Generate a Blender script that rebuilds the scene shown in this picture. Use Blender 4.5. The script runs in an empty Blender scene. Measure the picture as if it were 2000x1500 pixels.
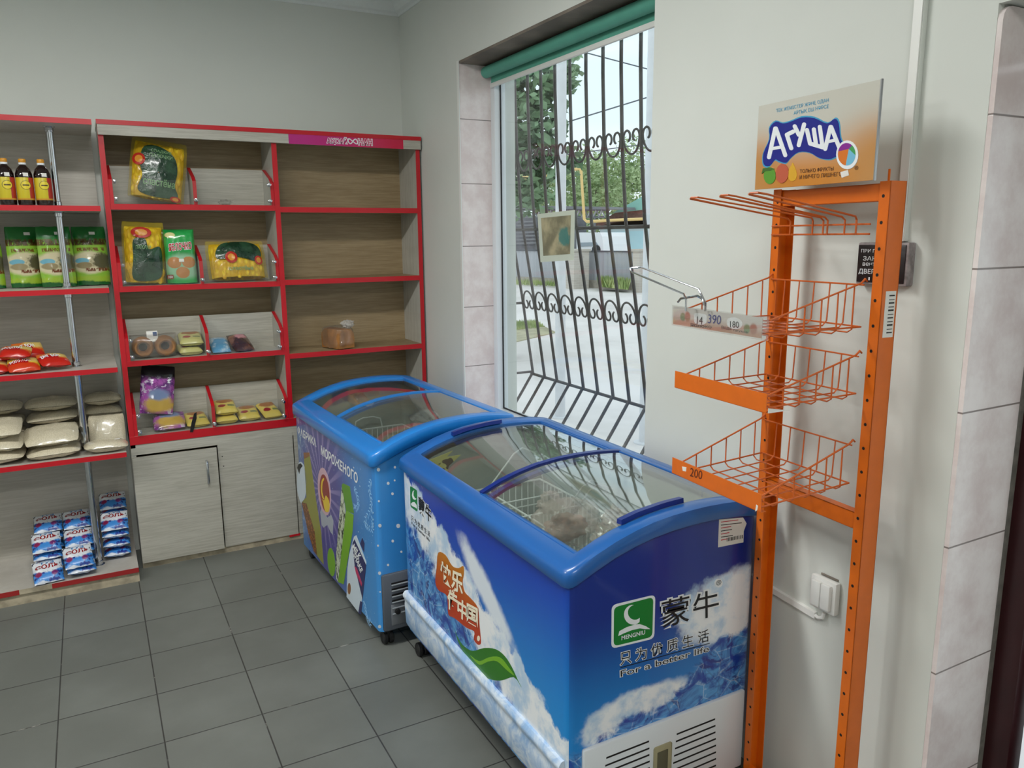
import bpy, bmesh, math, random
from mathutils import Vector, Matrix
S = bpy.context.scene
COL = S.collection
PI = math.pi
# ---------------------------------------------------------------- camera
CAM = (0.253, -4.025, 1.721)
YAW, PITCH, ROLL, FPX = math.radians(28.43), math.radians(10.823), math.radians(-0.517), 1512.1
_f = Vector((math.sin(YAW)*math.cos(PITCH), math.cos(YAW)*math.cos(PITCH), -math.sin(PITCH)))
_r = Vector((math.cos(YAW), -math.sin(YAW), 0))
_u = _r.cross(_f)
CR = math.cos(ROLL)*_r + math.sin(ROLL)*_u
CU = -math.sin(ROLL)*_r + math.cos(ROLL)*_u
cam = bpy.data.cameras.new('camera')
cam.sensor_width = 36; cam.lens = FPX/2000*36; cam.clip_start = .02; cam.clip_end = 500
camo = bpy.data.objects.new('camera', cam); COL.objects.link(camo)
camo.matrix_world = Matrix(((CR.x, CU.x, -_f.x, CAM[0]), (CR.y, CU.y, -_f.y, CAM[1]), (CR.z, CU.z, -_f.z, CAM[2]), (0, 0, 0, 1)))
S.camera = camo
# ---------------------------------------------------------------- light
S.view_settings.view_transform = 'Standard'; S.view_settings.look = 'None'
S.view_settings.exposure = 0.42; S.view_settings.gamma = 1; S.view_settings.use_curve_mapping = False
W = bpy.data.worlds.new('sky'); S.world = W; W.use_nodes = True
wt = W.node_tree; wt.nodes.clear()
wo = wt.nodes.new('ShaderNodeOutputWorld'); wb = wt.nodes.new('ShaderNodeBackground')
wc = wt.nodes.new('ShaderNodeTexCoord'); wm = wt.nodes.new('ShaderNodeMapping'); wm.inputs['Scale'].default_value = (1, 1, 4)
wn = wt.nodes.new('ShaderNodeTexNoise'); wn.inputs['Scale'].default_value = 2.2; wn.inputs['Detail'].default_value = 4
wr = wt.nodes.new('ShaderNodeValToRGB')
wr.color_ramp.elements[0].position = .35; wr.color_ramp.elements[0].color = (.68, .82, .92, 1)
wr.color_ramp.elements[1].position = .6; wr.color_ramp.elements[1].color = (.84, .91, .95, 1)
wt.links.new(wc.outputs['Generated'], wm.inputs[0]); wt.links.new(wm.outputs[0], wn.inputs['Vector'])
wt.links.new(wn.outputs[0], wr.inputs[0]); wt.links.new(wr.outputs[0], wb.inputs[0]); wt.links.new(wb.outputs[0], wo.inputs[0])
wb.inputs[1].default_value = 1.06
LAMP_W = 27
LAMPS = [(0.25, -1.75), (-1.7, -1.75), (0.1, -4.7)]
# ---------------------------------------------------------------- helpers
def ray(px, py):
    return CR*((px-1000)/FPX) + CU*(-(py-750)/FPX) + _f
def hitp(px, py, point, normal):
    d = ray(px, py); o = Vector(CAM); n = Vector(normal)
    return o + d*((Vector(point)-o).dot(n)/d.dot(n))
def on(px, py, ax, val):
    d = ray(px, py); t = (val-CAM[ax])/d[ax]
    return Vector(CAM)+d*t
def vert(px, py, xy):
    d = ray(px, py); v = Vector((xy[0]-CAM[0], xy[1]-CAM[1]))
    t = (v.x*d.x+v.y*d.y)/(d.x*d.x+d.y*d.y)
    return CAM[2]+d.z*t
def hit(px, py, root, ax, val):
    M = RM[root.name].inverted(); o = M @ Vector(CAM); d = M.to_3x3() @ ray(px, py)
    return o+d*((val-o[ax])/d[ax])
RM = {}
def thing(name, label, cat, loc=(0, 0, 0), rot=(0, 0, 0), group=None, kind=None):
    o = bpy.data.objects.new(name, None); COL.objects.link(o)
    o.empty_display_size = .05
    o.location = loc; o.rotation_euler = rot
    RM[o.name] = Matrix.Translation(Vector(loc)) @ o.rotation_euler.to_matrix().to_4x4()
    return tag(o, label, cat, group, kind)
def tag(o, label=None, cat=None, group=None, kind=None):
    if label: o['label'] = label
    if cat: o['category'] = cat
    if group: o['group'] = group
    if kind: o['kind'] = kind
    return o
def rootof(o):
    while o.parent: o = o.parent
    return o
class MB:
    def __init__(s): s.bm = bmesh.new(); s.m = 0
    def poly(s, pts):
        f = s.bm.faces.new([s.bm.verts.new(p) for p in pts]); f.material_index = s.m; return f
    def box(s, x0, y0, z0, x1, y1, z1, bev=0, mtx=None, seg=2):
        r = bmesh.ops.create_cube(s.bm, size=1); vs = r['verts']
        for v in vs:
            v.co = Vector((x0+(v.co.x+.5)*(x1-x0), y0+(v.co.y+.5)*(y1-y0), z0+(v.co.z+.5)*(z1-z0)))
        fs = {f for v in vs for f in v.link_faces}
        if bev:
            es = list({e for v in vs for e in v.link_edges})
            rr = bmesh.ops.bevel(s.bm, geom=es, offset=bev, segments=seg, profile=.5, affect='EDGES')
            fs = set(rr['faces']) | {f for f in fs if f.is_valid}
            vs = list({v for f in fs for v in f.verts})
        for f in fs: f.material_index = s.m
        if mtx is not None:
            for v in vs: v.co = mtx @ v.co
        return s
    def prism(s, pts, ext):
        ext = Vector(ext); a = [s.bm.verts.new(p) for p in pts]; b = [s.bm.verts.new(Vector(p)+ext) for p in pts]
        n = len(pts); fs = [s.bm.faces.new(a[::-1]), s.bm.faces.new(b)]
        for i in range(n): fs.append(s.bm.faces.new((a[i], a[(i+1) % n], b[(i+1) % n], b[i])))
        for f in fs: f.material_index = s.m
        bmesh.ops.recalc_face_normals(s.bm, faces=fs)
        return s
    def loft(s, rings, close=False, cap=True, wrap=True):
        vr = [[s.bm.verts.new(p) for p in r] for r in rings]; n = len(vr[0]); fs = []
        m = len(vr) if close else len(vr)-1
        for i in range(m):
            A, B = vr[i], vr[(i+1) % len(vr)]
            for j in range(n if wrap else n-1):
                k = (j+1) % n
                fs.append(s.bm.faces.new((A[j], A[k], B[k], B[j])))
        if cap and not close and wrap:
            fs.append(s.bm.faces.new(vr[0][::-1])); fs.append(s.bm.faces.new(vr[-1]))
        for f in fs: f.material_index = s.m
        if wrap: bmesh.ops.recalc_face_normals(s.bm, faces=fs)
        return s
    def tube(s, pts, r, seg=6, closed=False):
        P = [Vector(p) for p in pts]; n = len(P); rings = []; nrm = None
        for i in range(n):
            if closed: t = P[(i+1) % n]-P[i-1]
            else: t = P[min(i+1, n-1)]-P[max(i-1, 0)]
            t.normalize()
            if nrm is None:
                nrm = t.orthogonal().normalized()
            nrm = (nrm - t*nrm.dot(t))
            if nrm.length < 1e-6: nrm = t.orthogonal()
            nrm.normalize(); b = t.cross(nrm)
            k = 1
            if 0 < i < n-1 or closed:
                a = (P[i]-P[i-1]).normalized(); c = (P[(i+1) % n]-P[i]).normalized()
                k = 1/max(.6, math.sqrt(max(.05, (1+a.dot(c))/2)))
            rr = r[i] if isinstance(r, (list, tuple)) else r
            rings.append([P[i]+(nrm*math.cos(2*PI*j/seg)+b*math.sin(2*PI*j/seg))*rr*k for j in range(seg)])
        return s.loft(rings, close=closed)
    def lathe(s, prof, c=(0, 0, 0), seg=20, axis='z'):
        rings = []
        for r, z in prof:
            ring = []
            for j in range(seg):
                a = 2*PI*j/seg; x, y = max(r, 1e-5)*math.cos(a), max(r, 1e-5)*math.sin(a)
                p = (x, y, z) if axis == 'z' else (z, x, y) if axis == 'x' else (y, z, x)
                ring.append(Vector(p)+Vector(c))
            rings.append(ring)
        return s.loft(rings)
    def grid(s, fn, nu, nv, flip=False):
        v = [[s.bm.verts.new(fn(i/nu, j/nv)) for j in range(nv+1)] for i in range(nu+1)]
        for i in range(nu):
            for j in range(nv):
                q = (v[i][j], v[i+1][j], v[i+1][j+1], v[i][j+1])
                f = s.bm.faces.new(q[::-1] if flip else q); f.material_index = s.m
        return s
    def blob(s, c, r, seg=12, ring=8, fn=None):
        rr = bmesh.ops.create_uvsphere(s.bm, u_segments=seg, v_segments=ring, radius=1)
        for v in rr['verts']:
            p = v.co.copy(); k = fn(p) if fn else 1
            v.co = Vector(c)+Vector((p.x*r[0]*k, p.y*r[1]*k, p.z*r[2]*k))
        for f in {f for v in rr['verts'] for f in v.link_faces}: f.material_index = s.m
        return s
def obj(name, mb, mats, parent=None, smooth=True, world=False, ang=.6):
    bm = mb.bm
    if world and parent:
        Mi = RM[rootof(parent).name].inverted()
        for v in bm.verts: v.co = Mi @ v.co
    bm.normal_update()
    if smooth:
        for f in bm.faces: f.smooth = True
        for e in bm.edges:
            if len(e.link_faces) == 2 and e.calc_face_angle(0) > ang: e.smooth = False
    me = bpy.data.meshes.new(name); bm.to_mesh(me); bm.free()
    for m in (mats if isinstance(mats, (list, tuple)) else [mats]): me.materials.append(m)
    o = bpy.data.objects.new(name, me); COL.objects.link(o)
    if parent: o.parent = parent
    return o
def struct(name, mb, mats, **k):
    o = obj(name, mb, mats, smooth=k.pop('smooth', False)); o['kind'] = 'structure'; return o
def copytree(o, parent=None):
    c = o.copy(); COL.objects.link(c); c.parent = parent
    if parent is None: RM[c.name] = None
    for ch in list(o.children): copytree(ch, c)
    return c
def place(o, loc, rot, label=None):
    o.location = loc; o.rotation_euler = rot
    RM[o.name] = Matrix.Translation(Vector(loc)) @ o.rotation_euler.to_matrix().to_4x4()
    if label: o['label'] = label
    return o
# text
_TX = {}
def txt(s, off=0.):
    k = (s, off)
    if k not in _TX:
        cu = bpy.data.curves.new('t', 'FONT'); cu.body = s; cu.offset = off; cu.resolution_u = 3
        o = bpy.data.objects.new('t', cu); COL.objects.link(o)
        dg = bpy.context.evaluated_depsgraph_get(); dg.update()
        me = bpy.data.meshes.new_from_object(o.evaluated_get(dg))
        _TX[k] = ([tuple(v.co[:2]) for v in me.vertices], [tuple(p.vertices) for p in me.polygons])
        bpy.data.objects.remove(o); bpy.data.curves.remove(cu); bpy.data.meshes.remove(me)
    return _TX[k]
def lettering(name, s, m, parent, o, u, v, off=0., lift=.0006, fn=None, warp=None):
    """text whose bounding box fills the parallelogram o, u (along), v (up)"""
    b = txt(s)[0]; x0 = min(p[0] for p in b); x1 = max(p[0] for p in b); y0 = min(p[1] for p in b); y1 = max(p[1] for p in b)
    vs, fs = txt(s, off); o, u, v = Vector(o), Vector(u), Vector(v); n = u.cross(v).normalized()
    bm = bmesh.new(); L = []
    for p in vs:
        a, c = (p[0]-x0)/(x1-x0), (p[1]-y0)/(y1-y0)
        if warp: a, c = warp(a, c)
        q = o+u*a+v*c+n*lift
        L.append(bm.verts.new(fn(q) if fn else q))
    for f in fs:
        try: bm.faces.new([L[i] for i in f])
        except ValueError: pass
    mb = MB(); mb.bm.free(); mb.bm = bm
    return obj(name, mb, m, parent, smooth=False)
def spline(pts, n=5):
    P = [Vector(p) for p in pts]; out = []; N = len(P)
    for i in range(N):
        a, b, c, d = P[i-1], P[i], P[(i+1) % N], P[(i+2) % N]
        for k in range(n):
            t = k/n
            out.append(.5*((2*b)+(c-a)*t+(2*a-5*b+4*c-d)*t*t+(3*b-a-3*c+d)*t**3))
    return out
def zpx(z, p): return (z[0]+p[0]/z[2], z[1]+p[1]/z[2])
def decal(name, root, ax, val, pts, m, z=(0, 0, 1), lay=1, sm=0, parent=None):
    P = [hit(*zpx(z, p), root, ax, val) for p in pts]
    if sm: P = spline(P, sm)
    e = Vector((0, 0, 0)); e[ax] = -.0005*lay
    return obj(name, MB().prism(P, e), m, parent or root, smooth=False)
def ell(cx, cy, rx, ry, a=0, n=24):
    c, s = math.cos(a), math.sin(a)
    return [(cx+rx*math.cos(t)*c-ry*math.sin(t)*s, cy+rx*math.cos(t)*s+ry*math.sin(t)*c) for t in [2*PI*i/n for i in range(n)]]
def ptext(name, s, m, root, ax, val, bl, br, tl, z=(0, 0, 1), off=0., lay=2, parent=None, warp=None):
    o, a, t = [hit(*zpx(z, p), root, ax, val) for p in (bl, br, tl)]
    return lettering(name, s, m, parent or root, o, a-o, t-o, off, .0005*lay+.0003, warp=warp)
# ---------------------------------------------------------------- materials
def C(r, g, b, k=1.):
    return tuple(((c/255/12.92) if c <= 10 else ((c/255+.055)/1.055)**2.4)*k for c in (r, g, b))+(1,)
class Art:
    """small builder for procedural node materials in object coordinates"""
    def __init__(s, name, rough=.4, coat=0, metal=0):
        s.mat = bpy.data.materials.new(name); s.mat.use_nodes = True; s.t = s.mat.node_tree
        s.b = s.t.nodes['Principled BSDF']; s.b.inputs['Roughness'].default_value = rough
        s.b.inputs['Metallic'].default_value = metal; s.b.inputs['Coat Weight'].default_value = coat
        s.b.inputs['Coat Roughness'].default_value = .08
        tc = s.t.nodes.new('ShaderNodeTexCoord'); s.v = tc.outputs['Object']; s.tc = tc
        sp = s.t.nodes.new('ShaderNodeSeparateXYZ'); s.t.links.new(s.v, sp.inputs[0])
        s.x, s.y, s.z = sp.outputs
    def _in(s, sock, v):
        if isinstance(v, bpy.types.NodeSocket): s.t.links.new(v, sock)
        elif v is not None: sock.default_value = v
    def m(s, op, a, b=None, c=None):
        n = s.t.nodes.new('ShaderNodeMath'); n.operation = op
        for i, v in enumerate((a, b, c)): s._in(n.inputs[i], v)
        return n.outputs[0]
    def lin(s, *kv, c=0.):
        out = c
        for v, k in kv: out = s.m('MULTIPLY_ADD', v, k, out)
        return out
    def ss(s, v, a, b):
        n = s.t.nodes.new('ShaderNodeMapRange'); n.interpolation_type = 'SMOOTHSTEP'
        s._in(n.inputs[0], v); n.inputs[1].default_value = a; n.inputs[2].default_value = b
        return n.outputs[0]
    def mix(s, f, a, b):
        n = s.t.nodes.new('ShaderNodeMix'); n.data_type = 'RGBA'
        s._in(n.inputs[0], f); s._in(n.inputs[6], a); s._in(n.inputs[7], b); return n.outputs[2]
    def noise(s, scale, det=3, st=None, rough=.55, out=0, dist=0):
        n = s.t.nodes.new('ShaderNodeTexNoise'); n.inputs['Scale'].default_value = scale; n.inputs['Detail'].default_value = det
        n.inputs['Roughness'].default_value = rough; n.inputs['Distortion'].default_value = dist
        v = s.v
        if st:
            mp = s.t.nodes.new('ShaderNodeMapping'); mp.inputs['Scale'].default_value = st; s.t.links.new(v, mp.inputs[0]); v = mp.outputs[0]
        s.t.links.new(v, n.inputs['Vector']); return n.outputs[out]
    def vor(s, scale, feat='F1', st=None, out=0):
        n = s.t.nodes.new('ShaderNodeTexVoronoi'); n.feature = feat; n.inputs['Scale'].default_value = scale
        v = s.v
        if st:
            mp = s.t.nodes.new('ShaderNodeMapping'); mp.inputs['Scale'].default_value = st; s.t.links.new(v, mp.inputs[0]); v = mp.outputs[0]
        s.t.links.new(v, n.inputs['Vector']); return n.outputs[out]
    def ell(s, a, b, ca, cb, ra, rb, soft=.1, rot=0, jit=None, ja=.3):
        da, db = s.m('SUBTRACT', a, ca), s.m('SUBTRACT', b, cb)
        if rot:
            c, q = math.cos(rot), math.sin(rot)
            da, db = s.lin((da, c), (db, q)), s.lin((da, -q), (db, c))
        d = s.m('SQRT', s.m('ADD', s.m('POWER', s.m('ABSOLUTE', s.m('DIVIDE', da, ra)), 2), s.m('POWER', s.m('ABSOLUTE', s.m('DIVIDE', db, rb)), 2)))
        if jit is not None: d = s.lin((jit, ja), (d, 1.), c=-ja/2)
        return s.ss(d, 1+soft, 1-soft)
    def rect(s, a, b, a0, a1, b0, b1, soft=.001):
        m = s.m
        return m('MULTIPLY', m('MULTIPLY', s.ss(a, a0-soft, a0+soft), s.ss(a, a1+soft, a1-soft)), m('MULTIPLY', s.ss(b, b0-soft, b0+soft), s.ss(b, b1+soft, b1-soft)))
    def bump(s, h, st=.3, dist=.01):
        n = s.t.nodes.new('ShaderNodeBump'); n.inputs['Strength'].default_value = st; n.inputs['Distance'].default_value = dist
        s._in(n.inputs['Height'], h); s.t.links.new(n.outputs[0], s.b.inputs['Normal'])
    def done(s, col): s._in(s.b.inputs['Base Color'], col); return s.mat
def mat(name, col, rough=.5, metal=0, coat=0, vary=0, vs=8, bump=0, bs=60, bd=.002, st=None):
    a = Art(name, rough, coat, metal)
    c = col
    if vary:
        n = a.noise(vs, 4, st); dk = tuple(x*(1-vary) for x in col[:3])+(1,); lt = tuple(min(1, x*(1+vary*.5)) for x in col[:3])+(1,)
        c = a.mix(a.ss(n, .3, .7), dk, lt)
    if bump: a.bump(a.noise(bs, 3, st), bump, bd)
    return a.done(c)
def glass_mat(name, tint=(.97, .99, .98, 1), refl=1., haze=0., hazecol=(.8, .8, .8, 1)):
    m = bpy.data.materials.new(name); m.use_nodes = True; t = m.node_tree; t.nodes.clear()
    o = t.nodes.new('ShaderNodeOutputMaterial'); tr = t.nodes.new('ShaderNodeBsdfTransparent'); tr.inputs[0].default_value = tint
    gl = t.nodes.new('ShaderNodeBsdfGlossy'); gl.inputs['Roughness'].default_value = .01
    lw = t.nodes.new('ShaderNodeLayerWeight'); lw.inputs[0].default_value = .5
    p = t.nodes.new('ShaderNodeMath'); p.operation = 'POWER'; t.links.new(lw.outputs['Facing'], p.inputs[0]); p.inputs[1].default_value = 5
    q = t.nodes.new('ShaderNodeMath'); q.operation = 'MULTIPLY_ADD'; t.links.new(p.outputs[0], q.inputs[0]); q.inputs[1].default_value = .95*refl; q.inputs[2].default_value = .04*refl
    mx = t.nodes.new('ShaderNodeMixShader'); t.links.new(q.outputs[0], mx.inputs[0]); t.links.new(tr.outputs[0], mx.inputs[1]); t.links.new(gl.outputs[0], mx.inputs[2])
    out = mx
    if haze:
        df = t.nodes.new('ShaderNodeBsdfDiffuse'); df.inputs[0].default_value = hazecol
        m2 = t.nodes.new('ShaderNodeMixShader'); m2.inputs[0].default_value = haze
        t.links.new(mx.outputs[0], m2.inputs[1]); t.links.new(df.outputs[0], m2.inputs[2]); out = m2
    t.links.new(out.outputs[0], o.inputs[0]); return m
def emit_mat(name, col, st):
    m = bpy.data.materials.new(name); m.use_nodes = True; b = m.node_tree.nodes['Principled BSDF']
    b.inputs['Emission Color'].default_value = col; b.inputs['Emission Strength'].default_value = st; b.inputs['Base Color'].default_value = col; return m
M = {}
M['wall'] = mat('wall_paint', C(219, 222, 216), .55, vary=.03, vs=1.5, bump=.05, bs=90)
M['ceil'] = mat('ceiling_paint', C(232, 236, 236), .7, bump=.4, bs=40, bd=.01)
a = Art('floor_tiles', .42)
br = a.t.nodes.new('ShaderNodeTexBrick'); br.offset = 0; br.squash = 1
br.inputs['Scale'].default_value = 1; br.inputs['Brick Width'].default_value = .33; br.inputs['Row Height'].default_value = .33
br.inputs['Mortar Size'].default_value = .0028; br.inputs['Mortar Smooth'].default_value = .3; br.inputs['Bias'].default_value = 0
br.inputs['Color1'].default_value = C(117, 120, 115); br.inputs['Color2'].default_value = C(109, 112, 107)
a.t.links.new(a.v, br.inputs['Vector'])
gn = a.mix(a.ss(a.noise(6, 5, rough=.7), .58, .70), C(62, 62, 60), C(190, 186, 178))
br.inputs['Mortar'].default_value = C(66, 66, 64); a.t.links.new(gn, br.inputs['Mortar'])
dirt = a.mix(a.ss(a.noise(2.2, 5), .35, .75), (.84, .84, .83, 1), (1.06, 1.06, 1.06, 1))
mm = a.t.nodes.new('ShaderNodeMix'); mm.data_type = 'RGBA'; mm.blend_type = 'MULTIPLY'; mm.inputs[0].default_value = 1
a.t.links.new(br.outputs[0], mm.inputs[6]); a.t.links.new(dirt, mm.inputs[7])
a.bump(a.m('ADD', a.m('MULTIPLY', br.outputs['Fac'], -1.), a.m('MULTIPLY', a.noise(90), .12)), .35, .003)
M['floor'] = a.done(mm.outputs[2])
def tilemat(name, z0, step):
    a = Art(name, .16)
    n = a.noise(9, 5, rough=.65); c = a.mix(a.ss(n, .3, .7), C(224, 208, 206), C(242, 232, 230))
    f = a.m('FRACT', a.m('DIVIDE', a.m('SUBTRACT', a.z, z0), step)); e = a.m('MULTIPLY', a.m('MINIMUM', f, a.m('SUBTRACT', 1., f)), step)
    g = a.ss(e, .0012, .003)
    a.bump(a.lin((g, 1.), (n, .25)), .25, .004)
    return a.done(a.mix(g, C(140, 128, 124), c))
M['tile_win'] = tilemat('pink_reveal_tiles', 1.02, .3245)
M['tile_door'] = tilemat('pink_door_tiles', .633, .335)
def wood(name, c1, c2, st=(2, 2, 40), rough=.45):
    a = Art(name, rough); n = a.noise(3, 6, st, rough=.65); k = a.noise(1.5, 3, (1, 1, 6))
    a.bump(n, .08, .002)
    return a.done(a.mix(a.ss(a.lin((n, .7), (k, .3)), .36, .64), c1, c2))
M['lam'] = wood('pale_grey_laminate', C(170, 166, 154), C(192, 189, 178))
M['lamv'] = wood('pale_grey_laminate_upright', C(178, 175, 165), C(199, 197, 188), (40, 40, 2))
M['tan'] = wood('tan_laminate', C(146, 125, 92), C(168, 148, 114))
M['lshelf'] = wood('left_shelf_laminate', C(182, 176, 166), C(198, 193, 184))
M['red'] = mat('red_edge_band', C(196, 22, 36), .3)
M['redold'] = mat('worn_red_edge', C(160, 36, 36), .5)
M['plinth'] = mat('dirty_beige_plinth', C(182, 170, 146), .7, vary=.35, vs=14)
M['chrome'] = mat('chrome', C(205, 208, 214), .12, 1)
M['steel'] = mat('brushed_steel', C(180, 182, 184), .3, 1)
M['white'] = mat('white_plastic', C(236, 236, 232), .35)
M['pvc'] = mat('white_pvc_frame', C(228, 232, 236), .3)
M['black'] = mat('black_rubber', C(26, 26, 28), .5)
M['dark'] = mat('dark_gap', C(16, 14, 13), .8)
M['paper'] = mat('paper_label', C(232, 230, 224), .6)
M['blk'] = mat('black_ink', C(18, 18, 20), .4)
M['wht'] = mat('white_ink', C(240, 243, 246), .35)
M['redink'] = mat('red_ink', C(190, 30, 40), .4)
M['teal'] = mat('teal_blind_fabric', C(92, 168, 148), .6, vary=.08, bump=.1, bs=300)
M['lintel'] = mat('stained_lintel', C(126, 116, 106), .8, vary=.3, vs=5)
M['glass'] = glass_mat('window_glass', refl=.9)
M['lid'] = glass_mat('freezer_glass', (.94, .975, .955, 1), 1.9, .015, (.75, .8, .78, 1))
M['acryl'] = glass_mat('clear_acrylic', (.985, .985, .98, 1), .9)
M['film'] = glass_mat('clear_film', (.95, .95, .94, 1), 2., .06)
# ---------------------------------------------------------------- room shell
X0, Y0, X1, Y1, H = -3.2, -6.0, 2.02, .61, 3.06
struct('floor', MB().box(X0-.2, Y0-.2, -.12, X1+.33, Y1+.2, 0), M['floor'])
struct('ceiling', MB().box(X0-.2, Y0-.2, H, X1+.35, Y1+.2, H+.15), M['ceil'])
struct('wall_back', MB().box(X0-.2, Y1, -.1, X1+.33, Y1+.2, H), M['wall'])
struct('wall_left', MB().box(X0-.2, Y0, -.1, X0, Y1, H), M['wall'])
struct('wall_front', MB().box(X0-.2, Y0-.2, -.1, X1+.33, Y0, H), M['wall'])
WY0, WY1, WZ0, WZ1, XO = -1.797, -.21, .72, 2.6, 2.35
DY0, DY1, DZ = -3.98, -2.962, 2.2
w = MB()
for b in ((Y0, DY0, -.1, H), (DY0, DY1, DZ, H), (DY1, WY0, -.1, H), (WY0, WY1, -.1, WZ0), (WY0, WY1, WZ1, H), (WY1, Y1, -.1, H)):
    w.box(X1, b[0], b[2], XO, b[1], b[3])
struct('wall_right', w, M['wall'])
# foam cornice
def cornice(name, along):
    r = []
    prof = [(0, 0), (.006, .0), (.012, .012), (.03, .02), (.05, .045), (.062, .052), (.075, .058), (0, .058)]
    for t in ((X0, X1) if along == 'x' else (Y0, Y1)):
        r.append([(t, Y1-p, H-.058+q) if along == 'x' else (X1-p, t, H-.058+q) for p, q in prof])
    struct(name, MB().loft(r), M['ceil'])
cornice('trim_1', 'x'); cornice('trim_2', 'y')
# window reveal tiles and lintel underside
struct('trim_3', MB().box(X1-.003, WY1-.012, WZ0, 2.2, WY1, WZ1-.012), M['tile_win'])
struct('trim_4', MB().box(X1+.001, WY0, WZ1-.012, 2.2, WY1, WZ1), M['lintel'])
struct('trim_5', MB().box(X1-.006, WY1-.016, WZ0, X1-.001, WY1+.004, WZ1), M['white'])
struct('trim_6', MB().box(X1-.01, WY0, WZ0-.02, 2.2, WY1, WZ0+.004), M['white'])
# door reveal tiles with a rounded head
dr = MB()
pts = [(X1+.001, 0)]+[(X1+.235, 0), (X1+.235, DZ-.004), (X1+.03, DZ-.004)]+[(X1+.03-.029*math.sin(t*PI/8), DZ-.034+.03*math.cos(t*PI/8)) for t in range(1, 5)]
dr.prism([(x, DY1-.012, z) for x, z in pts], (0, .012, 0)); struct('trim_7', dr, M['tile_door'])
struct('trim_8', MB().box(X1+.235, DY1-.010, 0, X1+.262, DY1, DZ), mat('grey_plaster_gap', C(120, 115, 108), .9, vary=.3, vs=30))
# window frame, gasket, glass
win = thing('window_1', 'white plastic window with one large clear pane facing the street', 'window', (2.2, WY1, WZ0), kind='structure')
f = MB(); t_ = .042
for b in ((2.2, WY0, WZ0, 2.265, WY1, WZ0+.05), (2.2, WY0, WZ1-.06, 2.265, WY1, WZ1), (2.2, WY1-t_-.012, WZ0, 2.265, WY1-.0, WZ1), (2.2, WY0, WZ0, 2.265, WY0+t_, WZ1)):
    f.box(*b, bev=.004)
obj('window_frame', f, M['pvc'], win, world=True)
g = MB()
for b in ((2.231, WY1-t_-.020, WZ0+.05, 2.236, WY1-t_-.012, WZ1-.06), (2.231, WY0+t_, WZ0+.05, 2.236, WY0+t_+.008, WZ1-.06), (2.231, WY0+t_, WZ0+.05, 2.236, WY1-t_, WZ0+.058)):
    g.box(*b)
obj('gasket', g, M['black'], win, world=True, smooth=False)
obj('glass_pane', MB().box(2.234, WY0+t_, WZ0+.05, 2.240, WY1-t_-.012, WZ1-.06), M['glass'], win, world=True, smooth=False)
# roller blind
rb = thing('roller_blind', 'rolled up teal roller blind above the barred window', 'blind', (2.155, WY1-.03, 2.555))
obj('fabric_roll', MB().lathe([(.02, WY0+.012), (.029, WY0+.013), (.030, -1.0), (.029, WY1-.03), (.02, WY1-.029)], (2.165, 0, 2.553), 24, 'y'), M['teal'], rb, world=True)
obj('end_cap', MB().lathe([(.005, WY1-.028), (.024, WY1-.027), (.024, WY1-.018), (.005, WY1-.017)], (2.165, 0, 2.553), 16, 'y'), M['white'], rb, world=True)
obj('fabric_strip', MB().box(2.190, WY0+.02, 2.500, 2.193, WY1-.04, 2.56), M['teal'], rb, world=True, smooth=False)
obj('bottom_bar', MB().box(2.184, WY0+.02, 2.478, 2.198, WY1-.035, 2.500, bev=.003), M['white'], rb, world=True)
# notice taped to the glass
a = Art('faded_notice_picture', .5)
q = a.mix(a.ss(a.noise(9, 4), .35, .7), C(128, 124, 100), C(196, 186, 150))
q = a.mix(a.m('MULTIPLY', a.ell(a.y, a.z, -.075, .0, .05, .045, .25, jit=a.noise(30), ja=1.2), .85), q, C(52, 132, 128))
q = a.mix(a.m('MULTIPLY', a.ss(a.m('ABSOLUTE', a.z), .06, .14), .55), q, C(84, 96, 84))
M['notice'] = a.done(q)
A = [on(x, y, 0, 2.2325) for x, y in ((1050, 418), (1123, 410), (1121, 508), (1056, 512))]
cc = sum(A, Vector())/4
nt = thing('paper_notice', 'faded paper notice with pale border taped inside the window glass', 'notice', cc)
obj('sheet', MB().prism(A, (-.001, 0, 0)), mat('notice_border', C(214, 222, 206), .6), nt, world=True, smooth=False)
B = [Vector((2.2313, cc.y+(p.y-cc.y)*.8, cc.z+(p.z-cc.z)*.78+.004)) for p in A]
obj('printed_picture', MB().prism(B, (-.0006, 0, 0)), M['notice'], nt, world=True, smooth=False)
# cable trunking + fire notice + switch on right wall
tr = thing('cable_trunking', 'white vertical cable trunking running down right wall to black notice', 'trunking', (X1, -2.79, 1.7))
obj('cover', MB().box(X1-.016, -2.800, 1.70, X1, -2.772, 3.0, bev=.002), M['wall'], tr, world=True)
obj('lid_strip', MB().box(X1-.019, -2.797, 1.70, X1-.016, -2.775, 3.0), M['white'], tr, world=True, smooth=False)
fb = thing('fire_notice', 'thick black fire notice block with white lettering on right wall', 'notice', (X1, -2.77, 1.648))
a = Art('weathered_black_board', .35); n = a.noise(40, 4)
M['fnot'] = a.done(C(30, 20, 22)); M['fside'] = mat('grey_wrapped_edge', C(150, 140, 140), .5, vary=.4, vs=40)
fy0, fy1, fz0, fz1 = -2.822, -2.68, 1.592, 1.697
obj('block', MB().box(X1-.028, fy0, fz0, X1, fy1, fz1, bev=.004), M['fside'], fb, world=True)
obj('face', MB().box(X1-.031, fy0+.006, fz0+.006, X1-.0275, fy1-.004, fz1-.006, bev=.001), M['fnot'], fb, world=True)
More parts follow.
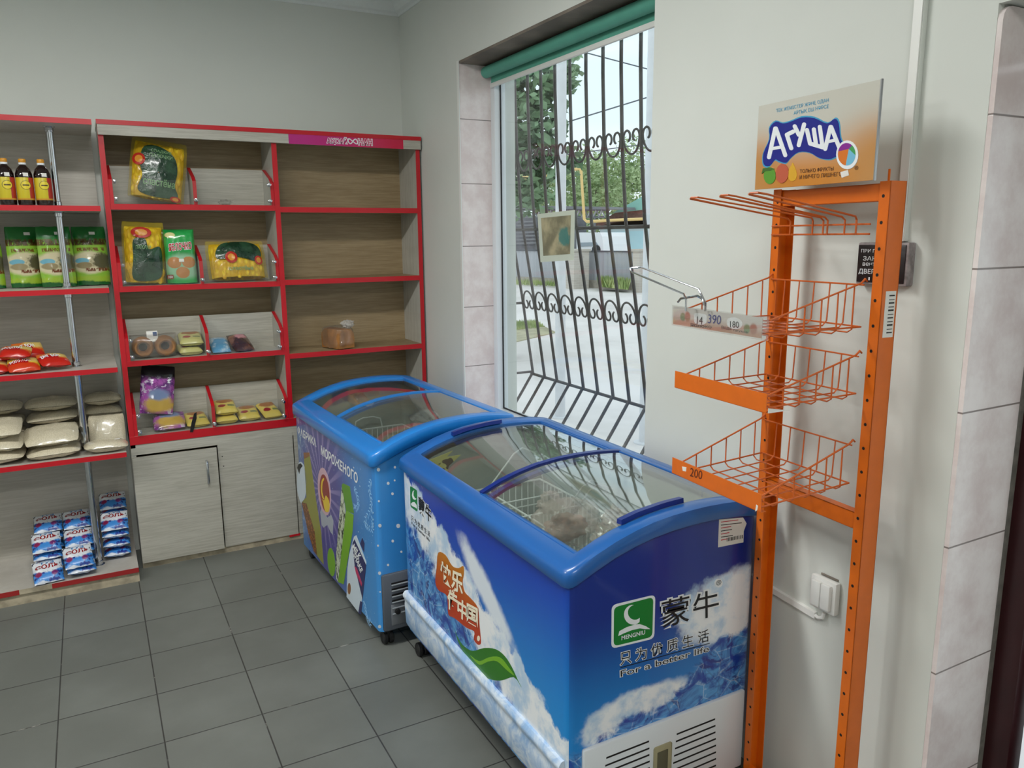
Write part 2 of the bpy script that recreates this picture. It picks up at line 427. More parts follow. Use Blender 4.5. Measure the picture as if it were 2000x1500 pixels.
for s, zz, hh, y0, y1 in (('ПРИ ПОЖАРЕ', 1.672, .009, -2.693, -2.786), ('ЗАКРОЙ', 1.652, .014, -2.70, -2.781), ('вентиль', 1.639, .008, -2.70, -2.765), ('ДВЕРЬМИ', 1.617, .014, -2.69, -2.776), ('101', 1.603, .008, -2.72, -2.76)):
    lettering('lettering', s, M['wht'], fb, Vector((X1-.031, y0, zz))-Vector((X1, -2.77, 1.648)), (0, y1-y0, 0), (0, 0, hh), .008)
sw = thing('double_switch', 'white double rocker light switch low on right wall behind orange rack', 'switch', (X1, -2.64, .71))
sy0, sy1, sz0, sz1 = -2.686, -2.598, .662, .760
obj('base_frame', MB().box(X1-.022, sy0, sz0, X1, sy1, sz1, bev=.006), M['white'], sw, world=True)
for i in range(2):
    ym = (sy0+.012, (sy0+sy1)/2-.001, sy1-.012)
    yy = (ym[1]+.002, ym[2]) if i == 0 else (ym[0], ym[1])
    obj('rocker', MB().box(X1-.034, yy[0], sz0+.012, X1-.02, yy[1], sz1-.010, bev=.004), M['white'], sw, world=True)
obj('cracked_plaster', MB().box(X1-.004, sy0+.01, sz1, X1, sy1-.02, sz1+.006, bev=.001), mat('crumbled_plaster', C(130, 122, 112), .9, vary=.4, vs=60), sw, world=True)
cc_ = thing('cable_conduit', 'white sloping cable conduit leading along right wall to light switch', 'conduit', (X1, -2.5, .65))
obj('channel', MB().prism([(X1, -2.30, .662), (X1, -2.612, .640), (X1, -2.612, .622), (X1, -2.30, .644)], (-.012, 0, 0)), M['white'], cc_, world=True, smooth=False)
obj('cable', MB().tube([(X1-.006, -2.605, .632), (X1-.010, -2.625, .63), (X1-.012, -2.640, .638), (X1-.012, -2.645, .655)], .005, 8), M['white'], cc_, world=True)
# entrance door
dm = mat('dark_maroon_paint', C(58, 22, 26), .35, vary=.2)
do = thing('door_1', 'dark maroon entrance door frame and glazed leaf beside tiled reveal', 'door', (2.28, DY1, 0), kind='structure')
f = MB()
f.box(2.282, DY1-.072, 0, 2.345, DY1-.004, DZ, bev=.003); f.box(2.282, DY0, 0, 2.345, DY0+.07, DZ, bev=.003); f.box(2.282, DY0, DZ-.07, 2.345, DY1, DZ, bev=.003)
obj('door_frame', f, dm, do, world=True)
lf = MB()
for b in ((2.365, DY1-.17, .02, 2.405, DY1-.08, DZ-.08), (2.365, DY0+.08, .02, 2.405, DY0+.17, DZ-.08), (2.365, DY0+.08, .02, 2.405, DY1-.08, .30), (2.365, DY0+.08, DZ-.18, 2.405, DY1-.08, DZ-.08)): lf.box(*b, bev=.004)
obj('door_leaf', lf, dm, do, world=True)
obj('glass_pane', MB().box(2.383, DY0+.16, .29, 2.388, DY1-.16, DZ-.17), M['glass'], do, world=True, smooth=False)
# ceiling lamps
for i, (lx, ly) in enumerate(LAMPS):
    lb = ('flush ceiling lamp with white diffuser nearest the shelving', 'flush ceiling lamp with white diffuser farther into the shop', 'flush ceiling lamp with white diffuser behind the viewer')[i]
    l = thing('ceiling_lamp', lb, 'lamp', (lx, ly, H), group='ceiling lamps')
    obj('housing', MB().box(-.62, -.16, -.05, .62, .16, 0, bev=.01), M['white'], l)
    obj('diffuser', MB().box(-.58, -.12, -.062, .58, .12, -.05, bev=.004), emit_mat('lamp_diffuser', (1, .985, .95, 1), 6), l)
    ld = bpy.data.lights.new('tube_light', 'AREA'); ld.shape = 'RECTANGLE'; ld.size = 1.16; ld.size_y = .24; ld.energy = LAMP_W; ld.color = (.99, 1, .975)
    lo = bpy.data.objects.new('tube_light', ld); COL.objects.link(lo); lo.parent = l; lo.location = (0, 0, -.07)
# ---------------------------------------------------------------- left shelving
LX1, LY0, LYB = .335, .14, .595
LX0 = -.75
LZ = [2.262, 1.876, 1.496, 1.113, .687, .078]
lu = thing('shelf_unit', 'tall open shelf unit with red edged boards and a chrome pole, left', 'shelf unit', (-.2, .37, 0))
obj('back_panel', MB().box(LX0, LYB, .03, LX1, LYB+.012, 2.262), M['lshelf'], lu, world=True, smooth=False)
for i, z in enumerate(LZ):
    s = obj('shelf', MB().box(LX0, LY0+.003, z-.024, LX1, LYB, z), M['lshelf'], lu, world=True, smooth=False)
    if i < 5:
        obj('edge_band', MB().box(LX0, LY0, z-.024, LX1, LY0+.003, z), M['red'], s, world=True, smooth=False)
    else:
        e = MB(); xb = [on(x, y, 1, LY0).x for x, y in ((-60, 1180), (38, 1160), (102, 1146), (272, 1111))]
        e.box(xb[0], LY0, z-.024, xb[1], LY0+.003, z); e.box(xb[2], LY0, z-.024, LX1, LY0+.003, z)
        obj('edge_band', e, M['redold'], s, world=True, smooth=False)
        obj('bare_edge', MB().box(xb[1], LY0+.001, z-.024, xb[2], LY0+.003, z), M['plinth'], s, world=True, smooth=False)
obj('plinth', MB().box(LX0, LY0+.012, 0, LX1, LYB, .054), M['plinth'], lu, world=True, smooth=False)
PX, PY = .160, .285
for a_, b_ in zip(LZ[1:], [z-.024 for z in LZ[:-1]]):
    p = obj('pole', MB().tube([(PX, PY, a_), (PX, PY, b_)], .0155, 16), M['chrome'], lu, world=True)
    fl = MB(); fl2 = MB()
    fl.lathe([(.026, a_), (.026, a_+.003), (.019, a_+.006), (.019, a_+.022), (.0158, a_+.024)], (PX, PY, 0), 16)
    fl2.lathe([(.0158, b_-.024), (.019, b_-.022), (.019, b_-.006), (.026, b_-.003), (.026, b_)], (PX, PY, 0), 16)
    obj('flange', fl, M['chrome'], p, world=True); obj('flange', fl2, M['chrome'], p, world=True)
# ---------------------------------------------------------------- middle display cabinet
UX0, UX1, UY, UYB = .36, 2.005, .31, .60
DX = (1.170, 1.194)
du = thing('display_cabinet', 'tall display cabinet with red edges, sloped trays and low cupboard', 'cabinet', (1.18, .45, 0))
def panel(name, b, m, par=None, **k): return obj(name, MB().box(*b), m, par or du, world=True, smooth=False)
panel('back_panel', (UX0, UYB-.01, .03, UX1, UYB, 2.26), M['tan'])
for x0, x1 in ((UX0, UX0+.022), DX, (UX1-.022, UX1)):
    z0 = .03 if x0 != DX[0] else .722
    s = panel('side_panel' if x0 != DX[0] else 'divider', (x0, UY+.003, z0, x1, UYB-.01, 2.262), M['lamv'])
    panel('edge_band', (x0-.001, UY, max(z0, .66), x1+.001, UY+.003, 2.262), M['red'], s)
panel('top_board', (UX0-.003, UY-.02, 2.262, UX1+.004, UYB, 2.284), M['lam'])
panel('top_edge_band', (UX0-.003, UY-.0225, 2.262, UX1+.004, UY-.02, 2.284), M['red'])
fa = panel('fascia', (UX0, UY-.019, 2.214, UX1+.002, UY, 2.262), M['lam'])
a = Art('pink_banner_print', .3)
M['banner'] = a.done(a.mix(a.ss(a.x, .1, .72), C(190, 40, 130), C(205, 20, 66)))
fx0, fx1 = 1.257, 1.900
st = panel('banner_sticker', (fx0, UY-.0205, 2.212, fx1, UY-.019, 2.264), M['banner'], fa)
O = Vector((1.18, .45, 0)); yb = UY-.0205
for mm_, off, lift in ((M['wht'], .09, .0005), (M['banner'], .012, .001)):
    lettering('lettering', 'АҚСАЙ', mm_, fa, Vector((1.462, yb, 2.220))-O, (.112, 0, 0), (0, 0, .038), off, lift)
    lettering('lettering', 'НАН', mm_, fa, Vector((1.638, yb, 2.224))-O, (.078, 0, 0), (0, 0, .031), off, lift)
pz = MB()
pz.tube([(1.606+.026*math.sin(t)*(1-.25*math.cos(t)), yb-.001, 2.240+.014*math.sin(2*t)*.9) for t in [2*PI*i/40 for i in range(40)]], .0032, 6, True)
obj('pretzel_emblem', pz, M['wht'], fa, world=True)
RZL = (1.893, 1.491, 1.114); RZR = (1.885, 1.496, 1.088)
for zs, xa, xb_ in ((RZL, UX0+.022, DX[0]), (RZR, DX[1], UX1-.022)):
    for z in zs:
        s = panel('shelf', (xa, UY+.003, z-.028, xb_, UYB-.01, z), M['lam'] if xa < 1 else M['tan'])
        panel('edge_band', (xa, UY, z-.028, xb_, UY+.003, z), M['red'], s)
bs_ = panel('base_board', (UX0, UY-.001, .68, UX1, UYB-.01, .722), M['lam'])
panel('edge_band', (UX0, UY-.004, .678, UX1, UY-.001, .722), M['red'], bs_)
panel('top_rail', (UX0, UY, .622, UX1, UY+.018, .68), M['lam'])
panel('plinth', (UX0, UY+.006, 0, UX1, UY+.03, .036), M['plinth'])
dr_ = panel('door', (UX0+.001, UY-.018, .036, .772, UY-.001, .612), M['lam'])
hd = MB(); hx, hz0, hz1, hy = .716, .425, .548, UY-.018
hd.tube([(hx, hy, hz1), (hx, hy-.018, hz1-.004), (hx, hy-.026, hz1-.02), (hx, hy-.026, hz0+.02), (hx, hy-.018, hz0+.004), (hx, hy, hz0)], .006, 10)
obj('door_handle', hd, M['chrome'], dr_, world=True)
fx = panel('fixed_panel', (.780, UY-.002, .036, 1.182, UY+.016, .640), M['lam'])
for p in ((.800, .555), (.803, .50)):
    obj('screw_hole', MB().lathe([(.0001, -.0004), (.0032, -.0003), (.0032, 0)], (p[0], UY-.0023, p[1]), 10, 'y'), M['dark'], fx, world=True)
panel('fixed_panel', (1.188, UY-.001, .036, UX1, UY+.016, .66), M['lam'])
panel('red_strip', (1.13, UY-.003, .024, 1.19, UY+.006, .036), M['red'])
# sloped trays in the left column
for z in (RZL[0], RZL[1], RZL[2], .722):
    xa, xm, xb_ = UX0+.024, .766, DX[0]-.002
    hb, hf, yf, yk = .195, .128, UY+.006, .505
    tb = obj('tray_back', MB().box(xa, yk, z, xb_, yk+.012, z+hb), M['lam'], du, world=True, smooth=False)
    for i, x in enumerate((xa, xm, xb_-.016)):
        prof = [(yf, z), (yk, z), (yk, z+hb), (yf+.035, z+hf+.01), (yf, z+hf-.012)]
        ck = obj('tray_cheek', MB().prism([(x, y, zz) for y, zz in prof], (.016, 0, 0)), M['lamv'], du, world=True, smooth=False)
        e = MB(); pr = prof[2:]+[prof[0]]
        for (y0, z0), (y1, z1) in zip(pr[:-1], pr[1:]):
            d = Vector((0, y1-y0, z1-z0)).normalized(); nn = Vector((0, d.z, -d.y))*.0025
            if nn.y > 0: nn = -nn
            P = [Vector((x-.0005, y0, z0)), Vector((x-.0005, y1, z1))]
            e.prism([P[0], P[1], P[1]+nn, P[0]+nn], (.017, 0, 0))
        obj('edge_band', e, M['red'], ck, world=True, smooth=False)
        for zz in (z+.022, z+.105) if i != 1 else (z+.022,):
            xx = x+(.026 if i == 0 else -.010 if i == 2 else .008)
            pn = MB(); pn.lathe([(.001, -.034), (.008, -.032), (.009, -.026), (.006, -.022), (.006, -.006), (.009, -.004), (.009, .012), (.001, .013)], (xx, UY+.0, zz), 12, 'y')
            obj('chrome_pin', pn, M['chrome'], ck, world=True)
    obj('acrylic_front', MB().box(xa+.018, UY-.003, z+.003, xb_-.018, UY+.001, z+.118), M['acryl'], du, world=True, smooth=False)
# ---------------------------------------------------------------- freezers
PROF = [(0, .862), (.06, .888), (.12, .913), (.18, .932), (.26, .950), (.35, .960), (.44, .963), (.52, .961), (.60, .954), (.68, .940)]
def prof(x, dz=0.):
    x = max(0, min(.68, x))
    for (a, b), (c, d) in zip(PROF[:-1], PROF[1:]):
        if x <= c: return b+(d-b)*(x-a)/(c-a)+dz
    return PROF[-1][1]+dz
def rrect(x0, y0, x1, y1, r, n=4, side=10):
    """closed outline starting at front-near; same point count for any size"""
    P = []
    cs = [((x0+r, y0+r), PI), ((x1-r, y0+r), 1.5*PI), ((x1-r, y1-r), 0), ((x0+r, y1-r), .5*PI)]
    for i, (c, a0) in enumerate(cs):
        for k in range(n+1):
            t = a0+k/n*PI/2; P.append((c[0]+r*math.cos(t), c[1]+r*math.sin(t)))
        c2, a2 = cs[(i+1) % 4]; e = (c2[0]+r*math.cos(a2), c2[1]+r*math.sin(a2)); s_ = P[-1]
        for k in range(1, side): P.append((s_[0]+(e[0]-s_[0])*k/side, s_[1]+(e[1]-s_[1])*k/side))
    return P
def freezer(root, Wd, L, zb, mats, rimm, liner, dz=0., rim_h=.05, inset=.058, indrop=.05, frame_m=None, hand=(1, 1)):
    P = rrect(0, 0, Wd, L, .028)
    rings = [[(x, y, zb) for x, y in P], [(x, y, zb+.2) for x, y in P], [(x, y, prof(x, dz)-rim_h+.006) for x, y in P]]
    b = MB(); b.loft(rings, cap=False)
    for f in b.bm.faces:
        f.normal_update(); n = f.normal
        f.material_index = 0 if n.x < -.72 else 1 if n.y < -.3 else 2
    b.m = 2; b.poly([(x, y, zb) for x, y in P][::-1])
    b.m = 3; J = rrect(inset-.003, inset-.003, Wd-inset+.003, L-inset+.003, .022); tp = lambda Q: [(x, y, prof(x, dz)-rim_h+.006) for x, y in Q]
    b.loft([tp(P), tp(J), [(x, y, .287) for x, y in J]], cap=False); b.poly([(x, y, .287) for x, y in J])
    bmesh.ops.remove_doubles(b.bm, verts=b.bm.verts, dist=1e-5); bmesh.ops.recalc_face_normals(b.bm, faces=b.bm.faces)
    body = obj('body', b, list(mats)+[liner], root)
    # lining
    I = rrect(inset, inset, Wd-inset, L-inset, .02)
    li = MB(); li.loft([[(x, y, prof(x, dz)-.03) for x, y in I], [(x, y, .30) for x, y in I], [(x, y, .29) for x, y in I]], cap=False)
    li.poly([(x, y, .29) for x, y in I])
    for f in li.bm.faces: f.normal_flip()
    obj('lining', li, liner, root)
    # rim
    Oo = rrect(-.014, -.014, Wd+.010, L+.014, .034); Om = rrect(-.010, -.010, Wd+.006, L+.010, .03)
    Ot = rrect(.004, .004, Wd-.008, L-.004, .022); It = rrect(inset-.012, inset-.012, Wd-inset+.012, L-inset+.012, .012); Ib = rrect(inset, inset, Wd-inset, L-inset, .010)
    h = rim_h
    R = [[(x, y, prof(x, dz)-h) for x, y in Om], [(x, y, prof(x, dz)-h+.004) for x, y in Oo], [(x, y, prof(x, dz)-.014) for x, y in Oo],
         [(x, y, prof(x, dz)-.004) for x, y in Om], [(x, y, prof(x, dz)) for x, y in Ot], [(x, y, prof(x, dz)-.003) for x, y in It],
         [(x, y, prof(x, dz)-.010) for x, y in Ib], [(x, y, prof(x, dz)-indrop) for x, y in Ib]]
    mb = MB(); mb.loft(R, cap=False); obj('rim', mb, rimm, root, ang=.9)
    # two sliding curved lids
    xs = [inset-.004+(Wd-2*inset+.008)*i/16 for i in range(17)]
    for (y0, y1, d, lead) in ((inset-.006, .625, -.006, 1), (.585, L-inset+.006, -.016, 0)):
        r = []
        for x in xs:
            z = prof(x, dz)+d; r.append([(x, y0, z), (x, y1, z), (x, y1, z-.004), (x, y0, z-.004)])
        g = MB(); g.loft(r); lid = obj('glass_lid', g, M['lid'], root)
        fr = MB(); yy = y1 if lead else y0
        fr.loft([[(x, yy-.011, prof(x, dz)+d-.007), (x, yy+.011, prof(x, dz)+d-.007), (x, yy+.011, prof(x, dz)+d+.005), (x, yy-.011, prof(x, dz)+d+.005)] for x in xs])
        obj('lid_edge', fr, frame_m or rimm, lid)
        for xx in (xs[0]-.004, xs[-1]-.012):
            ri = MB(); ri.box(xx, y0, prof(xx, dz)+d-.010, xx+.016, y1, prof(xx, dz)+d+.003, bev=.002)
            obj('lid_runner', ri, rimm, lid)
        if not hand[1-lead]: continue
        hn = MB(); yh = .055 if lead else L-.055
        hx0, hx1 = .20, .42
        hn.loft([[(x, yh-.012, prof(x, dz)-.002), (x, yh+.012, prof(x, dz)-.004), (x, yh+.010, prof(x, dz)+.010), (x, yh-.010, prof(x, dz)+.012)] for x in [hx0+(hx1-hx0)*i/8 for i in range(9)]])
        obj('lid_handle', hn, frame_m or rimm, lid)
    return body
def caster(root, x, y, zb):
    c = MB(); c.box(x-.022, y-.022, zb-.012, x+.022, y+.022, zb, bev=.003)
    c.box(x-.006, y-.012, .03, x+.006, y+.012, zb-.008)
    p = obj('caster', c, M['black'], root)
    for s in (-.013, .013):
        w = MB(); w.lathe([(.008, -.008), (.024, -.010), (.0285, -.006), (.0285, .006), (.024, .010), (.008, .008)], (x+s, y+.006, .0285), 20, 'x')
        obj('wheel', w, M['black'], p)
def basket_mb(x0, y0, z0, x1, y1, z1, st=.030, r=.0021, handle=True):
    m = MB(); R = .004
    for z, rr in ((z1, .0032), ((z0*.45+z1*.55), r), (z0, r)):
        m.tube([(x0, y0, z), (x1, y0, z), (x1, y1, z), (x0, y1, z)], rr, 5, True)
    n = max(2, round((x1-x0)/st))
    for i in range(1, n):
        x = x0+(x1-x0)*i/n; m.tube([(x, y0, z1), (x, y0, z0), (x, y1, z0), (x, y1, z1)], r, 4)
    n = max(2, round((y1-y0)/st))
    for i in range(1, n):
        y = y0+(y1-y0)*i/n; m.tube([(x0, y, z1), (x0, y, z0), (x1, y, z0), (x1, y, z1)], r, 4)
    return m
def handles(root, x0, x1, y0, y1, z):
    for y, s in ((y0, -1), (y1, 1)):
        xm = (x0+x1)/2
        obj('handle', MB().tube([(xm-.09, y, z), (xm-.085, y, z+.04), (xm-.05, y, z+.052), (xm+.05, y, z+.052), (xm+.085, y, z+.04), (xm+.09, y, z)], .0035, 6), M['wire'], root)
M['wire'] = mat('white_coated_wire', C(232, 234, 232), .4)
M['liner'] = mat('freezer_lining', C(166, 172, 166), .4)
rim1 = mat('bright_blue_rim', C(30, 98, 174), .3, coat=.3); frame1 = mat('deep_blue_lid_frame', C(14, 44, 128), .3)
# artwork of the big freezer: printed sky, cloud and ice
def icesky(name, end):
    a = Art(name, .28, coat=.35)
    n = a.noise(9, 6, rough=.62); n2 = a.noise(4, 4)
    vc = a.noise(10, 5, rough=.62, dist=1.8)
    ice = a.mix(a.ss(vc, .36, .60), C(22, 62, 160), C(88, 160, 222))
    ice = a.mix(a.m('MULTIPLY', a.ss(vc, .60, .74), .8), ice, C(222, 238, 250))
    ice = a.mix(a.m('MULTIPLY', a.ss(a.noise(6, 5, rough=.62, dist=2.4), .56, .62), .85), ice, C(30, 40, 130))
    ed = a.vor(13, 'DISTANCE_TO_EDGE', (1, 1, 1.4)); ice = a.mix(a.m('MULTIPLY', a.m('MULTIPLY', a.ss(ed, .035, .01), a.ss(vc, .40, .55)), .35), ice, C(226, 240, 250))
    ice = a.mix(a.m('MULTIPLY', a.ss(a.vor(7, 'DISTANCE_TO_EDGE', (1.3, 1.3, .8)), .02, .006), .3), ice, C(20, 40, 120))
    cl = a.mix(a.ss(n, .36, .58), C(188, 214, 240), C(248, 250, 253))
    if not end:
        d = a.lin((a.z, 1.), (a.y, -.40), c=-.345)
        extra = a.ell(a.y, a.z, .50, .60, .20, .050, .35, rot=.55, jit=n, ja=1.1)
        sky = a.mix(a.ss(a.lin((a.z, 1.), (a.y, .12)), .35, .86), C(20, 140, 218), C(14, 62, 178))
        dj = a.lin((d, 1.), (n, .20), (n2, .10), c=-.15)
        c1 = a.mix(a.ss(dj, .012, -.012), sky, cl)
        c1 = a.mix(a.m('MULTIPLY', extra, .9), c1, C(238, 245, 251))
        return a.done(a.mix(a.ss(a.lin((d, 1.), (n, .18), (vc, .10), c=.06), .03, -.03), c1, ice))
    sky = a.mix(a.ss(a.z, .34, .72), C(22, 134, 214), C(14, 46, 140))
    c1 = a.mix(a.ell(a.x, a.z, .65, .615, .27, .12, .12, jit=n, ja=1.), sky, cl)
    c1 = a.mix(a.ell(a.x, a.z, .26, .365, .22, .085, .12, jit=n, ja=.9), c1, cl)
    h = a.lin((a.ss(a.x, .30, .60), .17), (a.ss(a.x, .02, .25), .05), c=.315)
    return a.done(a.mix(a.ss(a.lin((a.z, 1.), (h, -1.), (n, .14), (vc, .08), c=-.11), .015, -.015), c1, ice))
plain1 = mat('blue_side_panel', C(20, 70, 170), .3)
F1 = thing('display_freezer', 'big blue chest freezer printed with sky, clouds, ice and a green leaf', 'freezer', (1.28, -2.43, 0))
freezer(F1, .675, 1.235, .13, [icesky('sky_and_ice_print', 0), icesky('sky_and_ice_end_print', 1), plain1], rim1, M['liner'], frame_m=frame1)
# skirt along the front
a = Art('pale_marble_skirt', .3); n = a.noise(12, 5, rough=.65, dist=1)
M['skirt'] = a.done(a.mix(a.ss(n, .35, .65), C(150, 186, 228), C(226, 236, 248)))
sk = MB()
pr = [(0, .292), (-.008, .290), (-.016, .280), (-.017, .270), (-.010, .255), (-.008, .245), (-.010, .235), (-.006, .15), (0, .135), (.012, .128), (.012, .29)]
sk.loft([[(x, y, z) for x, z in pr] for y in (.02, 1.232)])
obj('skirt', sk, M['skirt'], F1)
for x in (.05, .60):
    for y in (.07, 1.20): caster(F1, x, y, .13)
# lower grille panel at near end
gp = obj('vent_panel', MB().box(.045, -.012, .06, .648, .004, .325, bev=.006), M['pvc'], F1)
sl = []
Z5 = (1060, 980, 2.884)
for (x0, y0), (x1, y1) in [((358, 1437), (598, 1355)), ((352, 1480), (600, 1395)), ((755, 1304), (970, 1229)), ((750, 1344), (972, 1267)), ((745, 1384), (972, 1304)), ((740, 1424), (974, 1342)), ((735, 1464), (975, 1380)), ((733, 1504), (975, 1418)), ((350, 1518), (600, 1433)), ((350, 1556), (602, 1470)), ((350, 1594), (602, 1508)), ((733, 1542), (975, 1456)), ((733, 1580), (975, 1494))]:
    A, B = hit(*zpx(Z5, (x0, y0)), F1, 1, -.012), hit(*zpx(Z5, (x1, y1)), F1, 1, -.012)
    zc = (A.z+B.z)/2
    if zc < .075: continue
    obj('vent_slot', MB().box(A.x, -.0127, zc-.0026, B.x, -.0115, zc+.0026), M['dark'], gp, smooth=False)
pq = [hit(*zpx(Z5, p), F1, 1, -.012) for p in ((624, 1400), (724, 1372))]
lt = MB(); lt.box(pq[0].x, -.016, .10, pq[1].x, -.010, pq[0].z+.008, bev=.006)
lt_ = obj('latch_recess', lt, mat('beige_latch', C(168, 160, 126), .5), gp)
obj('latch_pull', MB().box(pq[0].x+.012, -.0168, .12, pq[1].x-.016, -.0155, pq[0].z-.010, bev=.002), mat('dark_beige_plastic', C(96, 92, 70), .6), lt_)  # pull in a darker beige than the latch around it
# green square emblem, characters, slogan on the near end
grn = mat('logo_green', C(10, 128, 46), .35)
Z5e = Z5
def rsq(p, r=.12, n=4):
    """rounded quadrilateral from 4 corner pixels"""
    P = [Vector(q) for q in p]; out = []
    for i in range(4):
        a, b, c = P[i-1], P[i], P[(i+1) % 4]; s, e = b.lerp(a, r), b.lerp(c, r)
        for k in range(n+1):
            t = k/n; out.append((s*(1-t)**2+b*2*t*(1-t)+e*t*t))
    return [(q[0], q[1]) for q in out]
decal('logo_border', F1, 1, 0, rsq([(388, 582), (634, 522), (628, 770), (386, 828)]), M['wht'], Z5, 1)
lg = decal('logo_square', F1, 1, 0, rsq([(401, 594), (622, 536), (616, 760), (399, 813)]), grn, Z5, 2)
mo = []
for i in range(15): t = math.radians(100+i*170/14*1.25); mo.append((508+52*math.cos(t)*1.0, 635-56*math.sin(t)))
c0 = []
for i in range(15): t = math.radians(100+(14-i)*170/14*1.25); c0.append((518+40*math.cos(t), 622-42*math.sin(t)))
decal('moon_emblem', F1, 1, 0, mo+c0, M['wht'], Z5, 3)
decal('hill_emblem', F1, 1, 0, [(424, 755), (430, 728), (470, 706), (520, 690), (545, 688), (580, 700), (604, 716), (575, 716), (545, 712), (500, 722), (455, 740)], M['wht'], Z5, 3)
ptext('lettering', 'MENGNIU', M['wht'], F1, 1, 0, (442, 778), (574, 744), (442, 755), Z5, .02, 3)
CHX = [('蒙', (672, 712), (826, 672), (668, 558)), ('牛', (848, 672), (990, 636), (846, 520))]
for s, bl, br, tl in CHX:
    ptext('lettering', s, M['wht'], F1, 1, 0, bl, br, tl, Z5, .055, 1)
    ptext('lettering', s, M['blk'], F1, 1, 0, bl, br, tl, Z5, .004, 2)
for j, s in enumerate('只为优质生活'):
    x = 436+j*87.5; y = 922-j*24.2
    ptext('lettering', s, M['wht'], F1, 1, 0, (x, y), (x+62, y-16), (x-2, y-70), Z5, .045, 1)
    ptext('lettering', s, M['blk'], F1, 1, 0, (x, y), (x+62, y-16), (x-2, y-70), Z5, .0, 2)
ptext('lettering', 'For a better life', M['wht'], F1, 1, 0, (438, 986), (934, 842), (437, 950), Z5, .06, 1)
ptext('lettering', 'For a better life', M['blk'], F1, 1, 0, (438, 986), (934, 842), (437, 950), Z5, .0, 2)
decal('slogan_line', F1, 1, 0, [(438, 932), (940, 795), (940, 798), (438, 936)], M['blk'], Z5, 2)
decal('registered_mark', F1, 1, 0, ell(990, 458, 23, 25), M['wht'], Z5, 1)
ptext('lettering', '®', M['blk'], F1, 1, 0, (976, 474), (1004, 466), (976, 444), Z5, 0, 2)
# price label with barcode
lb = decal('paper_label', F1, 1, 0, [(993, 100), (1128, 88), (1148, 122), (1132, 165), (1130, 228), (987, 257)], M['paper'], Z5, 1)
random.seed(4)
for i in range(11):
    x = 1036+i*8.4; w_ = random.choice((3, 4, 6))
    decal('barcode', F1, 1, 0, [(x, 203-i*1.6), (x+w_, 202-i*1.6), (x+w_, 222-i*1.7), (x, 224-i*1.7)], M['blk'], Z5, 2, parent=lb)
for i, (x1, c_) in enumerate(((1100, 'redink'), (1120, 'blk'), (1060, 'redink'), (1065, 'blk'), (1050, 'redink'), (1070, 'blk'), (1040, 'redink'))):
    y = 112+i*17
    decal('printed_line', F1, 1, 0, [(1003, y), (x1, y-6-(x1-1003)*.06), (x1, y-2-(x1-1003)*.06), (1003, y+4)], M[c_], Z5, 2, parent=lb)
# front emblem, characters, leaf
Z4 = (760, 920, 2.585)
decal('logo_square', F1, 0, 0, rsq([(106, 74), (142, 98), (144, 207), (108, 180)], .14), grn, Z4, 1)
decal('moon_emblem', F1, 0, 0, [(128, 96), (119, 104), (116, 122), (121, 140), (132, 146), (139, 140), (130, 136), (124, 124), (124, 108)], M['wht'], Z4, 2)
decal('hill_emblem', F1, 0, 0, [(110, 166), (118, 158), (128, 156), (140, 172), (141, 190), (130, 182), (116, 176)], M['wht'], Z4, 2)
for s, bl, br, tl in (('蒙', (152, 205), (180, 234), (150, 125)), ('牛', (186, 236), (214, 264), (184, 160))):
    ptext('lettering', s, M['wht'], F1, 0, 0, bl, br, tl, Z4, .06, 1); ptext('lettering', s, M['blk'], F1, 0, 0, bl, br, tl, Z4, .03, 2)
for j, s in enumerate('只为优质生活'):
    x = 112+j*16.5; y = 248+j*14.8
    ptext('lettering', s, M['blk'], F1, 0, 0, (x, y), (x+12, y+11), (x, y-26), Z4, .01, 1)
ptext('lettering', 'For a better life', M['blk'], F1, 0, 0, (114, 268), (206, 358), (114, 254), Z4, .01, 1)
a = Art('orange_banner', .3); M['orb'] = a.done(a.mix(a.ss(a.z, .42, .66), C(190, 60, 18), C(196, 128, 14)))
ban = [(248, 412), (285, 424), (318, 478), (350, 490), (375, 480), (378, 520), (372, 560), (382, 610), (410, 640), (448, 690), (456, 770), (462, 830), (464, 870), (448, 876), (428, 850), (430, 810), (390, 790), (330, 742), (300, 725), (296, 660), (286, 622), (250, 602), (234, 560), (240, 490)]
decal('banner', F1, 0, 0, ban, M['orb'], Z4, 1, sm=3)
cream = mat('cream_ink', C(250, 240, 214), .3)
for s, bl, br, tl in (('快', (264, 548), (318, 590), (262, 452)), ('乐', (318, 590), (372, 625), (318, 492)), ('传', (298, 690), (346, 722), (298, 592)), ('中', (348, 730), (394, 762), (350, 640)), ('国', (396, 758), (448, 788), (396, 668))):
    ptext('banner_outline', s, M['orb'], F1, 0, 0, bl, br, tl, Z4, .06, 2)
    ptext('lettering', s, cream, F1, 0, 0, bl, br, tl, Z4, .03, 3)
decal('banner_tail', F1, 0, 0, [(300, 600), (312, 606), (326, 598), (345, 592), (330, 612), (312, 622)], cream, Z4, 2)
decal('banner_loop', F1, 0, 0, ell(452, 845, 7, 14), cream, Z4, 2)
lg1, lg2 = mat('leaf_green', C(46, 120, 24), .3), mat('leaf_light_green', C(120, 180, 36), .3)
decal('leaf', F1, 0, 0, [(330, 790), (342, 830), (372, 878), (420, 908), (480, 893), (540, 900), (585, 935), (620, 990), (650, 1055), (668, 1092), (630, 1040), (560, 1058), (480, 1040), (420, 985), (375, 915), (345, 850)], lg1, Z4, 1, sm=3)
decal('leaf_light', F1, 0, 0, [(410, 930), (455, 960), (505, 940), (560, 940), (600, 985), (632, 1032), (590, 1000), (545, 960), (500, 962), (455, 978)], lg2, Z4, 2, sm=3)
